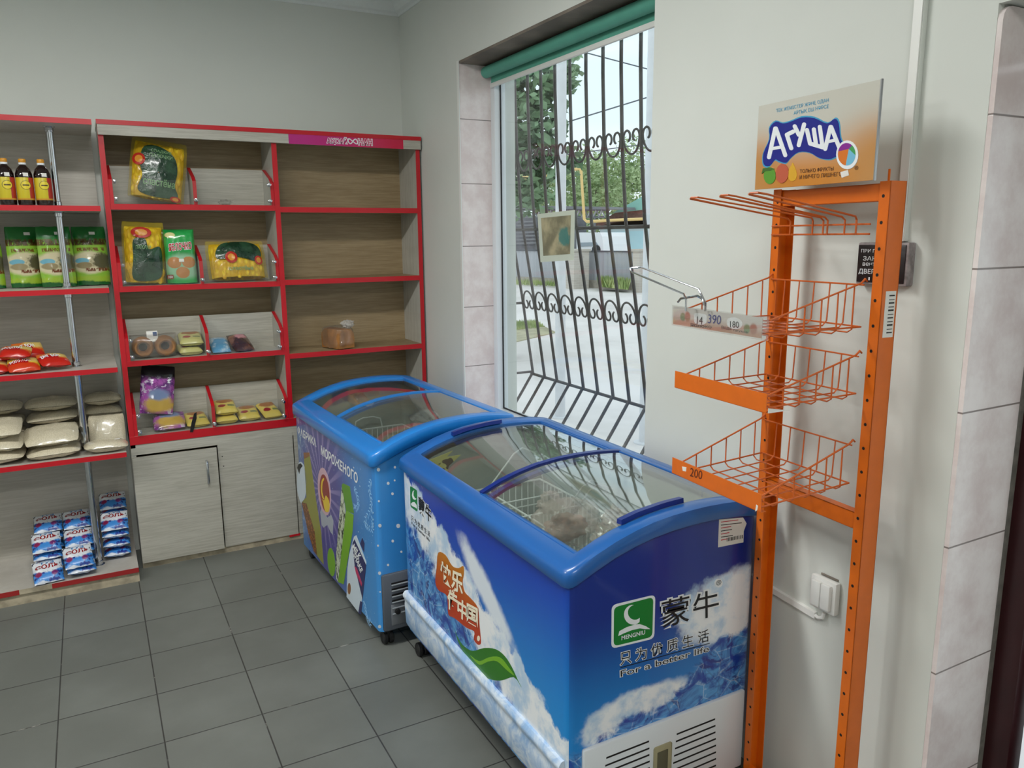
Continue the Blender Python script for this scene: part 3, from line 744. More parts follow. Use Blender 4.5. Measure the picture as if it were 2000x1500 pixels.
# inside
def f1basket(label, y0, y1, x0=.085, x1=.585, z0=.46, z1=.70):
    b = thing('wire_basket', label, 'basket', (1.28+x0, -2.43+y0, z0), group=None)
    obj('wire_mesh', basket_mb(0, 0, 0, x1-x0, y1-y0, z1-z0), M['wire'], b)
    for q in ((x1-x0)*.5,): obj('divider', MB().tube([(q, .0, z1-z0-.012), (q, y1-y0, z1-z0-.012)], .004, 6), M['wire'], b)
    for q in (.33, .66): obj('divider', MB().tube([(0, (y1-y0)*q, z1-z0-.008), (x1-x0, (y1-y0)*q, z1-z0-.008)], .004, 6), M['wire'], b)
    for y in (.0, y1-y0):
        xm = (x1-x0)*.55
        obj('handle', MB().tube([(xm-.02, y, z1-z0), (xm+.1, y, z1-z0+.13), (xm+.14, y, z1-z0+.15), (xm+.2, y, z1-z0+.12), (xm+.24, y, z1-z0)], .0035, 6), M['wire'], b)
    for s_ in ((x0-x1)*0,):
        obj('support_leg', MB().tube([(.02, .02, 0), (.02, .02, .2945-z0), ((x1-x0)-.02, .02, .2945-z0), ((x1-x0)-.02, .02, 0)], .003, 5), M['wire'], b)
        obj('support_leg', MB().tube([(.02, y1-y0-.02, 0), (.02, y1-y0-.02, .2945-z0), ((x1-x0)-.02, y1-y0-.02, .2945-z0), ((x1-x0)-.02, y1-y0-.02, 0)], .003, 5), M['wire'], b)
    return b
f1basket('white wire basket in the near half of the big freezer', .085, .585)
f1basket('empty white wire basket in the far half of the big freezer', .63, 1.14)
def crumple(c, r, seed, amp=.25, seg=40, ring=26, freq=9):
    from mathutils import noise as N
    def fn(p):
        q = p*freq*.35+Vector((seed, seed*.7, 0)); return 1+amp*(N.noise(q)+.5*N.noise(q*2.3)+.35*abs(N.noise(q*4.7)))
    return MB().blob(c, r, seg, ring, fn)
def filmy(name, col, al, rough=.12):
    m = bpy.data.materials.new(name); m.use_nodes = True; b = m.node_tree.nodes['Principled BSDF']
    b.inputs['Base Color'].default_value = col; b.inputs['Alpha'].default_value = al; b.inputs['Roughness'].default_value = rough
    b.inputs['Specular IOR Level'].default_value = .8; return m
M['bagfilm'] = filmy('cloudy_plastic_film', C(222, 204, 194), .34)
meat = mat('frozen_meat', C(160, 116, 98), .5, vary=.5, vs=30)
for nm, lab, c, r, sd in (('frozen_food_bag', 'clear plastic bag of brownish frozen food in near freezer basket, farther one', (.27, .44, .80), (.12, .085, .075), 2.), ('frozen_food_bag', 'clear plastic bag of brownish frozen food in near freezer basket, nearer one', (.36, .215, .80), (.12, .085, .072), 7.)):
    b = thing(nm, lab, 'food bag', Vector((1.28, -2.43, 0))+Vector(c))
    obj('film', crumple((0, 0, 0), r, sd, .20, 64, 44, 6), M['bagfilm'], b)
    obj('frozen_food', crumple((0, 0, -.02), (r[0]*.6, r[1]*.58, r[2]*.55), sd+3, .25, 48, 32, 7), meat, b)
    obj('knotted_neck', crumple((-.04, .03, r[2]*.85), (.04, .03, .035), sd+1, .5, 18, 12), M['bagfilm'], b)
orange = mat('orange_wrapper', C(214, 150, 30), .3, vary=.3, vs=40)
for i, (x, y, lb_) in enumerate(((.14, .50, 'small orange ice cream wrapper in far corner of near freezer basket'), (.20, .36, 'small yellow ice cream wrapper beside clear food bag in freezer'))):
    b = crumple((0, 0, 0), (.045, .03, .022), 11+i, .3, 16, 10); o = obj('ice_cream_pack', b, orange); tag(o, lb_, 'ice cream')
    place(o, (1.28+x, -2.43+y, .478+.016), (0, 0, .6*i))
a = Art('yellow_poster_print', .4)
q = a.mix(a.ss(a.noise(16, 2, (1, 1, 1.6), dist=.6), .54, .58), C(224, 216, 130), C(74, 46, 24))
ps = thing('advert_card', 'pale yellow ice cream advert card inside far corner of big freezer', 'card', (1.28+.065, -2.43+1.13, .83))
P = [hit(x, y, F1, 1, 1.12) for x, y in ((823, 878), (884, 854), (872, 866), (900, 862), (876, 884), (868, 914))]
cm = MB().prism([Vector((1.28, -2.43, -.055))+p for p in P], (0, .002, 0))
obj('printed_card', cm, a.done(q), ps, world=True, smooth=False)
# ---------------------------------------------------------------- small freezer
rim2 = mat('sky_blue_rim', C(34, 132, 216), .3, coat=.3)
F2 = thing('display_freezer', 'lighter blue chest freezer with ice cream artwork and snow dots, beside shelves', 'freezer', (1.193, -1.10, 0), (0, 0, math.radians(2.2)))
a = Art('snowy_blue_print', .3, coat=.3)
n = a.noise(14, 5, rough=.7)
c0 = a.mix(a.ss(a.z, .05, .8), C(66, 148, 218), C(58, 132, 204))
c0 = a.mix(a.ell(a.y, a.z, .72, .45, .40, .55, .5), c0, C(74, 66, 150))
ray_ = a.m('SINE', a.m('MULTIPLY', a.m('ARCTAN2', a.m('SUBTRACT', a.y, .74), a.m('SUBTRACT', a.z, .5)), 22.))
c0 = a.mix(a.m('MULTIPLY', a.m('MULTIPLY', a.ss(ray_, .2, .9), a.ell(a.y, a.z, .74, .58, .28, .34, .6)), .55), c0, C(176, 160, 214))
c0 = a.mix(a.m('MULTIPLY', a.ss(a.noise(60, 2), .66, .72), a.ss(a.noise(7, 3), .4, .6)), c0, C(226, 238, 250))
c0 = a.mix(a.m('MULTIPLY', a.m('MULTIPLY', a.ss(n, .5, .62), a.ss(a.y, .9, 1.1)), .7), c0, C(190, 218, 240))
art2 = a.done(c0)
side2 = mat('sky_blue_side', C(62, 148, 222), .3, coat=.2)
freezer(F2, .665, 1.165, .075, [art2, side2, side2], rim2, M['liner'], 0, .058, .066, .10, hand=(0, 0))
for x in (.045, .60):
    for y in (.035, 1.10): caster(F2, x, y, .075)
ZA, ZB, ZC = (560, 720, 4.411), (560, 860, 3.573), (570, 860, 4.689)
ptext('lettering', 'ФАБРИКА', M['wht'], F2, 0, 0, (98, 562), (256, 678), (96, 492), ZA, .03, 2)
ptext('lettering', 'МОРОЖЕНОГО', M['wht'], F2, 0, 0, (298, 738), (612, 990), (298, 662), ZA, .03, 2)
pal = {k: mat('print_'+k, C(*v), .3) for k, v in dict(rose=(214, 176, 190), wine=(150, 40, 30), gold=(234, 200, 40), lime=(120, 176, 30), limed=(92, 150, 24), brown=(150, 96, 52), olive=(150, 150, 60), snow=(216, 230, 242), navy=(40, 44, 100), silver=(170, 176, 190), magenta=(196, 50, 100), ice=(150, 200, 240)).items()}
dk2 = a = Art('speckled_box_face', .3); M['spk'] = a.done(a.mix(a.ss(a.noise(45, 4, (1, 1, .5), rough=.7), .5, .56), C(206, 214, 190), C(30, 50, 24)))
a = Art('nutty_print', .3); M['nut'] = a.done(a.mix(a.ss(a.vor(70), .2, .5), C(196, 120, 50), C(110, 62, 26)))
decal('print_snowman', F2, 0, 0, [(78, 180), (100, 150), (125, 190), (138, 290), (130, 390), (105, 440), (85, 400), (72, 320)], pal['snow'], ZB, 1, sm=3)
decal('print_bird', F2, 0, 0, [(74, 190), (84, 165), (98, 160), (112, 178), (96, 200), (88, 235)], M['blk'], ZB, 2)
decal('print_bar', F2, 0, 0, [(118, 86), (158, 84), (206, 420), (240, 640), (258, 868), (190, 775), (105, 432), (138, 396)], pal['olive'], ZB, 1)
decal('print_bar_nuts', F2, 0, 0, [(105, 432), (138, 440), (196, 640), (212, 800), (190, 775), (150, 640)], M['nut'], ZB, 2)
decal('print_bar_top', F2, 0, 0, [(118, 86), (158, 84), (160, 110), (122, 130)], pal['brown'], ZB, 2)
decal('emblem_outer', F2, 0, 0, ell(263, 358, 44, 168, -.09), pal['rose'], ZB, 1)
e_ = decal('emblem_inner', F2, 0, 0, ell(266, 368, 33, 132, -.09), pal['wine'], ZB, 2)
decal('emblem_swirl', F2, 0, 0, [(258, 262), (243, 290), (240, 350), (250, 400), (262, 410), (250, 360), (252, 300), (262, 275)], pal['gold'], ZB, 3, sm=3, parent=e_)
decal('emblem_swirl', F2, 0, 0, [(276, 385), (296, 420), (300, 470), (290, 500), (268, 490), (256, 430), (246, 410), (262, 420), (268, 400)], pal['gold'], ZB, 3, sm=3, parent=e_)
decal('print_ribbon', F2, 0, 0, [(234, 500), (240, 480), (284, 540), (310, 520), (326, 560), (322, 660), (306, 640), (284, 590), (258, 610), (244, 590)], pal['silver'], ZB, 1)
decal('print_box_speckled', F2, 0, 0, [(384, 330), (392, 350), (412, 510), (360, 990), (346, 965), (340, 860)], M['spk'], ZB, 1)
decal('print_box_front', F2, 0, 0, [(412, 516), (416, 490), (468, 520), (460, 640), (398, 1004), (360, 990)], pal['lime'], ZB, 2)
decal('print_box_top', F2, 0, 0, [(384, 312), (394, 300), (440, 322), (470, 510), (416, 492)], pal['limed'], ZB, 2)
decal('print_lime', F2, 0, 0, ell(312, 850, 26, 100, -.08), pal['lime'], ZB, 1)
decal('print_milk_carton', F2, 0, 0, [(470, 672), (486, 662), (556, 850), (552, 900), (524, 1120), (504, 1206), (418, 1092), (424, 900), (436, 800)], pal['snow'], ZB, 1)
decal('print_milk_side', F2, 0, 0, [(460, 720), (474, 690), (556, 872), (530, 1110), (476, 880)], pal['navy'], ZB, 2)
decal('print_milk_cap', F2, 0, 0, [(512, 720), (528, 680), (544, 720), (540, 782)], pal['navy'], ZB, 1)
decal('print_milk_foot', F2, 0, 0, [(514, 1120), (530, 1130), (520, 1215), (500, 1204)], pal['navy'], ZB, 2)
decal('print_milk_band', F2, 0, 0, [(474, 876), (490, 890), (528, 1000), (524, 1020), (486, 930)], pal['magenta'], ZB, 3)
decal('print_cookie', F2, 0, 0, ell(437, 1035, 11, 40), pal['brown'], ZB, 2)
ptext('lettering', 'MILK', M['wht'], F2, 0, 0, (458, 750), (506, 836), (474, 722), ZB, .03, 3)
ptext('lettering', 'SHAKE', M['wht'], F2, 0, 0, (466, 800), (518, 924), (482, 780), ZB, .03, 3)
# frosty fern marks
def fern(ps, m_=pal['ice']):
    P = spline([(x, y, 0) for x, y in ps], 3)[:-3*1]
    for i, p in enumerate(P[:-3]):
        pass
    mb = MB()
    H = [hit(*zpx(ZB, (p[0], p[1])), F2, 0, 0) for p in P]
    for i in range(len(H)-4):
        d = (H[i+1]-H[i]); n_ = Vector((0, -d.z, d.y)).normalized()*.016; d = d.normalized()*.016
        for s_ in (1, -1):
            o = H[i]; t = o+n_*s_+d; w_ = (n_*s_-d)*.16
            mb.prism([o, o+(t-o)*.5+w_, t, o+(t-o)*.5-w_], (-.0005, 0, 0))
    obj('frost_fern', mb, m_, F2, smooth=False)
fern([(590, 280), (575, 340), (590, 420), (580, 500), (545, 560), (560, 600), (600, 620), (600, 560), (600, 400), (598, 300)])
fern([(470, 330), (490, 380), (500, 450), (480, 480), (475, 430), (470, 370)])
fern([(540, 1120), (550, 1180), (560, 1240), (580, 1280), (590, 1220), (570, 1150)])
random.seed(3)
DOTS = [(640, 205, 13), (755, 188, 9), (708, 300, 11), (753, 280, 7), (738, 373, 10), (643, 425, 8), (650, 595, 13), (778, 597, 15), (740, 703, 10), (637, 735, 8), (800, 778, 8), (707, 870, 9), (648, 927, 12), (652, 1058, 6), (648, 1300, 12)]
for x, y, r in DOTS: decal('snow_dot', F2, 1, 0, ell(x, y, r*.9, r, n=14), M['wht'], ZB, 1)
vg = mat('grey_vent_plastic', C(92, 98, 108), .5)
va = [hit(*zpx(ZB, p), F2, 1, 0) for p in ((673, 1325), (815, 870))]
vx0, vz0, vz1 = va[0].x, .078, .335
vp = obj('vent_panel', MB().box(vx0, -.012, vz0, .60, .004, vz1, bev=.01), vg, F2)
for i in range(6):
    z = vz1-.045-i*.026
    obj('vent_slot', MB().box(vx0+.04, -.0126, z-.007, .56, -.0112, z+.004), M['dark'], vp, smooth=False)
    obj('vent_louvre', MB().box(vx0+.04, -.019, z-.009, .56, -.010, z-.004, bev=.0015), mat('louvre_grey', C(140, 146, 152), .4) if i == 0 else bpy.data.materials['louvre_grey'], vp)
obj('control_plate', MB().box(vx0+.035, -.0145, vz0+.025, vx0+.10, -.0115, vz0+.118, bev=.001), mat('control_grey', C(120, 124, 130), .4), vp)
obj('control_knob', MB().lathe([(.001, -.026), (.011, -.025), (.013, -.014)], (vx0+.062, 0, vz0+.085), 16, 'y'), M['black'], vp)
def f2w(x, y, z): return RM[F2.name] @ Vector((x, y, z))
for lab, y0, y1 in (('white wire basket in the near half of the lighter blue freezer', .09, .55), ('white wire basket in the far half of the lighter blue freezer', .60, 1.06)):
    b = thing('wire_basket', lab, 'basket', f2w(.09, y0, .42), (0, 0, math.radians(2.2)))
    w_ = .48
    obj('wire_mesh', basket_mb(0, 0, 0, w_, y1-y0, .27), M['wire'], b)
    for y in (.0, y1-y0):
        obj('handle', MB().tube([(.20, y, .27), (.21, y, .32), (.25, y, .335), (.31, y, .335), (.35, y, .32), (.36, y, .27)], .0035, 6), M['wire'], b)
    for yy in (.02, y1-y0-.02): obj('support_leg', MB().tube([(.02, yy, 0), (.02, yy, -.1245), (w_-.02, yy, -.1245), (w_-.02, yy, 0)], .003, 5), M['wire'], b)
spk = Art('purple_speckled_pack', .35); M['ppack'] = spk.done(spk.mix(spk.ss(spk.noise(60, 3), .5, .56), C(120, 116, 116), C(110, 60, 96)))
for i in range(8):
    o = obj('ice_cream_pack', MB().box(-.036, -.024, 0, .036, .024, .025, bev=.008), M['ppack'])
    tag(o, 'small grey and purple ice cream pack in basket of lighter blue freezer', 'ice cream', 'packs in the lighter blue freezer')
    place(o, f2w(.15+.1*(i % 4), .16+.2*(i//4), .4255), (0, 0, .3*(i % 3)))
b = thing('plastic_bag', 'crumpled white plastic bag at back of lighter blue freezer', 'bag', f2w(.50, .575, .75))
obj('film', crumple((0, 0, .06), (.06, .15, .06), 21, .3), filmy('white_bag_film', C(225, 225, 225), .6), b)
# ---------------------------------------------------------------- orange rack
TH = math.radians(4.18)
RK = thing('display_rack', 'tall orange metal display rack with wire baskets against right wall', 'display rack', (1.888, -2.835, 0), (0, 0, -TH))
M['orange'] = mat('orange_powder_coat', C(224, 108, 18), .32, vary=.05, vs=20)
M['owire'] = mat('orange_wire', C(204, 98, 38), .35)
HT = 1.838
for name, fy0, fy1, wy in (('upright', .347, .375, .373), ('upright', .0, .030, .0)):
    u = MB()
    u.box(0, fy0, 0, .002, fy1, HT); u.box(0, wy if wy else 0, 0, .052, (wy+.002), HT); u.box(.050, fy0, 0, .052, fy1, HT)
    up = obj(name, u, M['orange'], RK, smooth=False)
    hc = (fy0+fy1)/2-(.003 if wy else -.003)
    for k in range(30):
        z = .05+k*.0605
        hm = MB(); hm.lathe([(.0001, -.0005), (.0042, -.0004), (.0042, .0)], (0, hc, z), 8, 'x')
        obj('hole', hm, M['dark'], up, smooth=False)
for nm, z0, z1 in (('crossbar', HT-.045, HT-.004), ('crossbar', .984, 1.027), ('crossbar', .03, .072)):
    c = MB(); c.box(.006, .002, z0, .008, .373, z1); c.box(.006, .002, z0, .034, .373, z0+.002); c.box(.006, .002, z1-.002, .034, .373, z1)
    obj(nm, c, M['orange'], RK, smooth=False)
obj('foot', MB().box(-.26, -.004, 0, .055, .03, .03, bev=.002), M['orange'], RK)
obj('foot', MB().box(-.26, .345, 0, .055, .379, .03, bev=.002), M['orange'], RK)
obj('top_rod', MB().tube([(.045, .045, HT-.02), (.045, .045, 1.868)], .003, 6), M['orange'], RK)
lb = MB(); lb.box(.012, -.0006, 1.475, .046, -.0002, 1.585); sk_ = obj('barcode_sticker', lb, M['paper'], RK, smooth=False)
bm_ = MB()
for k, w_ in enumerate((.003, .0015, .004, .002, .003, .0015, .004, .002, .0035, .0015, .003)):
    bm_.box(.024, -.0010, 1.485+k*.0088, .042, -.0005, 1.485+k*.0088+w_)
obj('barcode', bm_, M['blk'], sk_, smooth=False)
# three wire baskets: (panel top, panel bottom, back top, back bottom)
TRAYS = [(1.534, 1.483, 1.602, 1.497), (1.358, 1.312, 1.428, 1.332), (1.115, 1.070, 1.204, 1.102)]
y0, y1, xf, xb = .050, .362, -.288, -.004
for i, (pt, pb, bt, bb) in enumerate(TRAYS):
    r = .0023
    fb_ = pb+.012; ft = pt-.006
    def zt(x): return ft+(bt-ft)*(x-xf)/(xb-xf)
    def zbm(x): return fb_+(bb-fb_)*(x-xf)/(xb-xf)
    w = MB()
    # sloping top wires ending in hooks on the uprights, bottom side wires, back wires
    for y in (y0, y1):
        w.tube([(xf, y, ft), (xb-.01, y, bt), (xb+.003, y, bt+.010), (xb+.010, y, bt+.004)], r, 6)
        w.tube([(xf, y, fb_), (xb, y, bb)], r, 6)
    w.tube([(xb, y0, bt-.004), (xb, y1, bt-.004)], r, 6); w.tube([(xb, y0, bb), (xb, y1, bb)], r, 6)
    w.tube([(xf+.005, y0, fb_), (xf+.005, y1, fb_)], r, 6)
    # hoops running side to side
    for k in range(1, 6):
        x = xf+(xb-xf)*k/5.6
        w.tube([(x, y0, zt(x)), (x, y0, zbm(x)-.004), (x, y0+.012, zbm(x)-.012), (x, y1-.012, zbm(x)-.012), (x, y1, zbm(x)-.004), (x, y1, zt(x))], .0019, 5)
    # wires running front to back, turning up the back
    for k in range(1, 6):
        y = y0+(y1-y0)*k/6
        w.tube([(xf, y, fb_-.004), (xb-.016, y, bb-.006), (xb-.004, y, bb+.006), (xb, y, bt-.004)], .0019, 5)
    bk = obj('wire_basket', w, M['owire'], RK)
    yp0, yp1 = y0-.004, y1+.036
    if i:
        p = MB(); p.box(xf-.003, yp0, pb, xf-.001, yp1, pt); p.box(xf-.003, yp0, pb, xf+.014, yp1, pb+.0015)
        fp = obj('front_panel', p, M['orange'], bk, smooth=False)
        if i == 1:
            pp = [hit(x, y, RK, 0, -.288) for x, y in ((1480, 790), (1520, 796), (1482, 801))]
            obj('torn_tape', MB().prism([(xf+.002, yp0-.001, pb+.012), (xf+.05, yp0-.02, pb+.006), (xf+.002, yp0-.001, pb)], (0, -.0006, 0)), M['paper'], bk, smooth=False)
    else:
        yp0, yp1 = .072, .412
        M['strip'] = None
        a = Art('price_strip_print', .3)
        q = a.mix(a.ss(a.z, pb+.006, pb+.034), C(196, 150, 124), C(214, 210, 206))
        q = a.mix(a.ell(a.y, a.z, yp1-.042, pb+.024, .011, .011, .3), q, C(110, 140, 84)); q = a.mix(a.ell(a.y, a.z, yp1-.062, pb+.026, .012, .013, .3), q, C(176, 116, 90))
        q = a.mix(a.ell(a.y, a.z, yp0+.050, pb+.018, .011, .011, .3), q, C(110, 140, 84)); q = a.mix(a.ell(a.y, a.z, yp0+.028, pb+.020, .012, .013, .3), q, C(176, 116, 90))
        fp = obj('price_strip', MB().box(xf-.004, yp0, pb+.001, xf-.003, yp1, pt-.002), a.done(q), bk, smooth=False)
        obj('clear_holder', MB().box(xf-.007, yp0-.004, pb-.002, xf-.0052, yp1+.002, pt+.001), M['film'], bk, smooth=False)
        obj('holder_edge', MB().box(xf-.007, yp0-.007, pb-.004, xf+.01, yp0-.004, pt+.001), M['film'], bk, smooth=False)
ZG = (1220, 500, 2.885)
xs_ = TRAYS[0]; PXV = xf-.004
blue_ink = mat('blue_pen', C(30, 34, 120), .4)
for nm, pts in (('price_tag', [(396, 322), (440, 326), (462, 336), (462, 372), (440, 388), (398, 380), (392, 352)]), ('price_tag', [(584, 352), (620, 346), (652, 360), (664, 384), (650, 408), (612, 412), (582, 396), (576, 372)])):
    decal(nm, RK, 0, PXV, pts, M['wht'], ZG, 1, sm=2)
ptext('lettering', '390', blue_ink, RK, 0, PXV, (470, 378), (542, 386), (474, 328), ZG, .0, 2)
ptext('lettering', '180', M['blk'], RK, 0, PXV, (596, 402), (646, 406), (596, 366), ZG, .0, 2)
ptext('lettering', '14', M['blk'], RK, 0, PXV, (408, 384), (440, 386), (410, 340), ZG, 0, 2)
ptext('lettering', 'Яблоко', M['blk'], RK, 0, PXV, (372, 396), (492, 408), (372, 378), ZG, 0, 2)
ptext('lettering', 'Вода', M['blk'], RK, 0, PXV, (548, 412), (602, 420), (548, 392), ZG, 0, 2)
ptext('lettering', 'груша', M['blk'], RK, 0, PXV, (616, 424), (694, 438), (616, 412), ZG, 0, 2)
PX3 = xf-.003
ptext('lettering', '200', mat('brown_pen', C(96, 40, 20), .5), RK, 0, PX3, (368, 1240), (436, 1260), (372, 1192), ZG, .0, 1)
decal('torn_sticker', RK, 0, PX3, [(324, 1186), (348, 1190), (346, 1214), (328, 1210)], M['paper'], ZG, 1)
decal('paper_scrap', RK, 0, PX3, [(742, 1400), (752, 1408), (748, 1432), (736, 1440)], M['paper'], ZG, 1)
# top row of hooks
hk = MB(); hk.tube([(-.004, .045, 1.741), (-.004, .37, 1.741)], .0024, 6); hk.tube([(-.004, .045, 1.718), (-.004, .37, 1.718)], .0024, 6)
hb = obj('hook_bar', hk, M['owire'], RK)
for ya, yb_, yt, xt in ((.300, .222, .345, -.30), (.187, .187, .230, -.30), (.119, .084, .128, -.30)):
    t_ = MB(); h2 = [(-.006, ya, 1.716), (-.006, ya, 1.752), (-.014, ya+.003, 1.760), (xt, yt+.0, 1.810), (xt-.004, yt-.010, 1.812), (xt+.002, yt-.028, 1.812), (xt+.02, yt-.034, 1.809), (-.014, yb_-.003, 1.760), (-.006, yb_, 1.752), (-.006, yb_, 1.716)]
    if ya == yb_: h2[-3:] = [(-.014, ya-.012, 1.760), (-.006, ya-.014, 1.752), (-.006, ya-.014, 1.716)]
    t_.tube(h2, .0024, 6); obj('hook', t_, M['owire'], hb)
# header board
BD = thing('header_board', 'printed advertising board on top of the orange rack', 'sign', RM[RK.name] @ Vector((-.03, .22, HT)), (0, 0, -TH))
bx = -.0
def bhit(p): return hit(*p, BD, 0, -.004)
cor = [bhit(p) for p in ((1478, 208), (1712, 157), (1710, 352), (1480, 370))]
zb0, zt0 = (cor[2].z+cor[3].z)/2, (cor[0].z+cor[1].z)/2; yl, yr = max(cor[0].y, cor[3].y)-.008, min(cor[1].y, cor[2].y)+.006
a = Art('fruit_board_print', .18, coat=.5)
q = a.mix(a.ss(a.z, zb0+.165, zb0+.015), C(206, 203, 192), C(206, 132, 44))
q = a.mix(a.m('MULTIPLY', a.ss(a.m('ABSOLUTE', a.m('SUBTRACT', a.y, (yl+yr)/2)), .05, .2), a.ss(a.z, zb0+.2, zb0+.05)), q, C(196, 140, 78))
pb_ = obj('printed_panel', MB().box(-.004, yr, zb0, 0, yl, zt0, bev=.0006), a.done(q), BD, smooth=False)
obj('rear_bracket', MB().box(0, -.02, zb0+.0, .006, .02, zb0+.06), M['steel'], BD, smooth=False)
obj('edge_trim', MB().box(-.005, yr-.003, zb0-.001, .001, yr, zt0+.001), M['steel'], BD, smooth=False)
ZS = (1220, 140, 3.2617)
nv, lbl = mat('navy_print', C(34, 40, 140), .25), mat('light_blue_print', C(70, 160, 200), .3)
bl_out = [(888, 590), (886, 520), (925, 430), (925, 360), (965, 318), (1010, 330), (1060, 318), (1130, 292), (1210, 296), (1290, 330), (1340, 300), (1365, 330), (1375, 420), (1398, 470), (1385, 520), (1340, 545), (1300, 558), (1240, 548), (1180, 515), (1110, 512), (1060, 548), (1030, 580), (985, 570), (960, 560), (925, 600)]
decal('wordmark_outline', BD, 0, -.004, [(1120+(x-1120)*1.025, 445+(y-445)*1.06) for x, y in bl_out], lbl, ZS, 1, sm=3)
decal('wordmark_back', BD, 0, -.004, bl_out, nv, ZS, 2, sm=3)
def capsule(p, q, w):
    t = math.atan2(q[1]-p[1], q[0]-p[0])
    return [(q[0]+w*math.cos(t+x), q[1]+w*math.sin(t+x)) for x in [PI/2-PI*i/8 for i in range(9)]]+[(p[0]+w*math.cos(t+x), p[1]+w*math.sin(t+x)) for x in [-PI/2-PI*i/8 for i in range(9)]]
for k, strokes in enumerate(((((922, 545), (962, 362)), ((966, 362), (1026, 532)), ((945, 490), (1000, 480))), (((1064, 488), (1036, 402)), ((1036, 402), (1076, 382))), (((1086, 348), (1112, 402)), ((1146, 336), (1112, 468))),
        (((1164, 372), (1184, 458)), ((1184, 458), (1264, 482)), ((1208, 368), (1222, 464)), ((1246, 352), (1264, 482))), (((1280, 492), (1314, 352)), ((1318, 352), (1370, 484)), ((1298, 446), (1346, 436))))):
    for j, (p, q) in enumerate(strokes):
        decal('lettering', BD, 0, -.004, capsule(p, q, 13 if j < 2 or k == 3 else 10), M['wht'], ZS, 3+.1*j)
ptext('lettering', 'ТЕК ЖЕМІСТЕР ЖӘНЕ ОДАН', lbl, BD, 0, -.004, (968, 264), (1302, 196), (966, 238), ZS, .0, 1)
ptext('lettering', 'АРТЫҚ ЕШ НӘРСЕ', lbl, BD, 0, -.004, (1078, 280), (1302, 236), (1078, 252), ZS, .0, 1)
brn = mat('brown_print', C(70, 40, 30), .3)
ptext('lettering', 'ТОЛЬКО ФРУКТЫ', brn, BD, 0, -.004, (1118, 648), (1332, 630), (1118, 622), ZS, .0, 1)
ptext('lettering', 'И НИЧЕГО ЛИШНЕГО', brn, BD, 0, -.004, (1116, 686), (1384, 664), (1116, 660), ZS, .0, 1)
decal('price_sticker', BD, 0, -.004, [(1376, 640), (1424, 626), (1430, 660), (1384, 676)], M['paper'], ZS, 2)
ptext('lettering', '®', brn, BD, 0, -.004, (1466, 626), (1490, 624), (1466, 600), ZS, 0, 1)
fr = {k: mat('fruit_'+k, C(*v), .3) for k, v in dict(apple=(96, 156, 56), mango=(196, 96, 70), pear=(222, 170, 50), leaf=(70, 110, 50), purple=(140, 40, 150), orange=(222, 120, 40), green=(70, 160, 90), aqua=(120, 190, 220)).items()}
decal('printed_pear', BD, 0, -.004, [(1072, 580), (1090, 620), (1098, 660), (1085, 692), (1056, 694), (1042, 660), (1050, 620), (1064, 596)], fr['pear'], ZS, 2, sm=3)
decal('printed_apple', BD, 0, -.004, ell(926, 662, 38, 54), fr['apple'], ZS, 3)
decal('printed_leaf', BD, 0, -.004, [(876, 650), (884, 615), (920, 612), (958, 618), (930, 632), (900, 634)], fr['leaf'], ZS, 4)
decal('printed_mango', BD, 0, -.004, ell(1006, 648, 40, 62, .1), fr['mango'], ZS, 4)
decal('ball_outline', BD, 0, -.004, ell(1420, 530, 70, 92), M['wht'], ZS, 3)
for k, (c_, a0, a1) in enumerate((('purple', .9, 2.9), ('orange', 2.9, 4.6), ('aqua', 4.6, 6.2), ('green', -.1, .9))):
    pts = [(1432, 492)]+[(1418+56*math.cos(a0+(a1-a0)*i/8), 526-72*math.sin(a0+(a1-a0)*i/8)) for i in range(9)]
    decal('ball_segment', BD, 0, -.004, pts, fr[c_], ZS, 4)
# chrome peg hook on basket corner
ph = thing('peg_hook', 'long chrome double prong peg hook hooked on topmost rack basket', 'hook', RM[RK.name] @ Vector((-.30, .37, 1.50)), (0, 0, -TH))
Q = [hit(x, y, ph, 0, -.02) for x, y in ((1340, 585), (1335, 574), (1234, 531), (1230, 524), (1240, 522), (1352, 565), (1366, 577))]
hk = MB()
hk.tube([Q[0]+Vector((0, 0, -.03)), Q[0], Q[1], Q[2], Q[3]], .0026, 8)
hk.tube([Q[3]+Vector((0, 0, .0)), Q[4]+Vector((.02, 0, 0)), Q[5]+Vector((.02, 0, 0)), Q[6]+Vector((.02, 0, -.02)), Q[6]+Vector((.02, 0, -.04))], .0026, 8)
obj('prongs', hk, M['chrome'], ph)
c_ = [hit(x, y, ph, 0, -.01) for x, y in ((1324, 590), (1330, 583), (1362, 578), (1373, 584), (1375, 596))]
obj('clip', MB().tube(c_, .003, 8), M['chrome'], ph)
# ---------------------------------------------------------------- window grille (belly shaped)
GR = thing('window_grille', 'dark wrought iron window grille with two rows of scrolls outside the window', 'grille', (2.45, -1.0, .7))
M['iron'] = mat('weathered_iron', C(88, 82, 80), .45, vary=.3, vs=12)
GZ = [(2.72, 2.415), (2.45, 2.418), (2.13, 2.430), (1.79, 2.458), (1.35, 2.535), (.895, 2.605)]
def gx(z):
    for (a, b), (c, d) in zip(GZ[:-1], GZ[1:]):
        if z >= c: return b+(d-b)*(a-z)/(a-c)
    return GZ[-1][1]
GY = [.048-.1395*i for i in range(13)]
for i, y in enumerate(GY):
    yy = y
    obj('bar', MB().tube([(gx(z), yy, z) for z in (2.72, 2.45, 2.13, 1.79, 1.55, 1.35, 1.1, .895)]+[(2.52, yy, .77), (2.40, yy, .60)], .0085, 8), M['iron'], GR, world=True)
ya, yb = GY[0]+.02, GY[-1]-.02
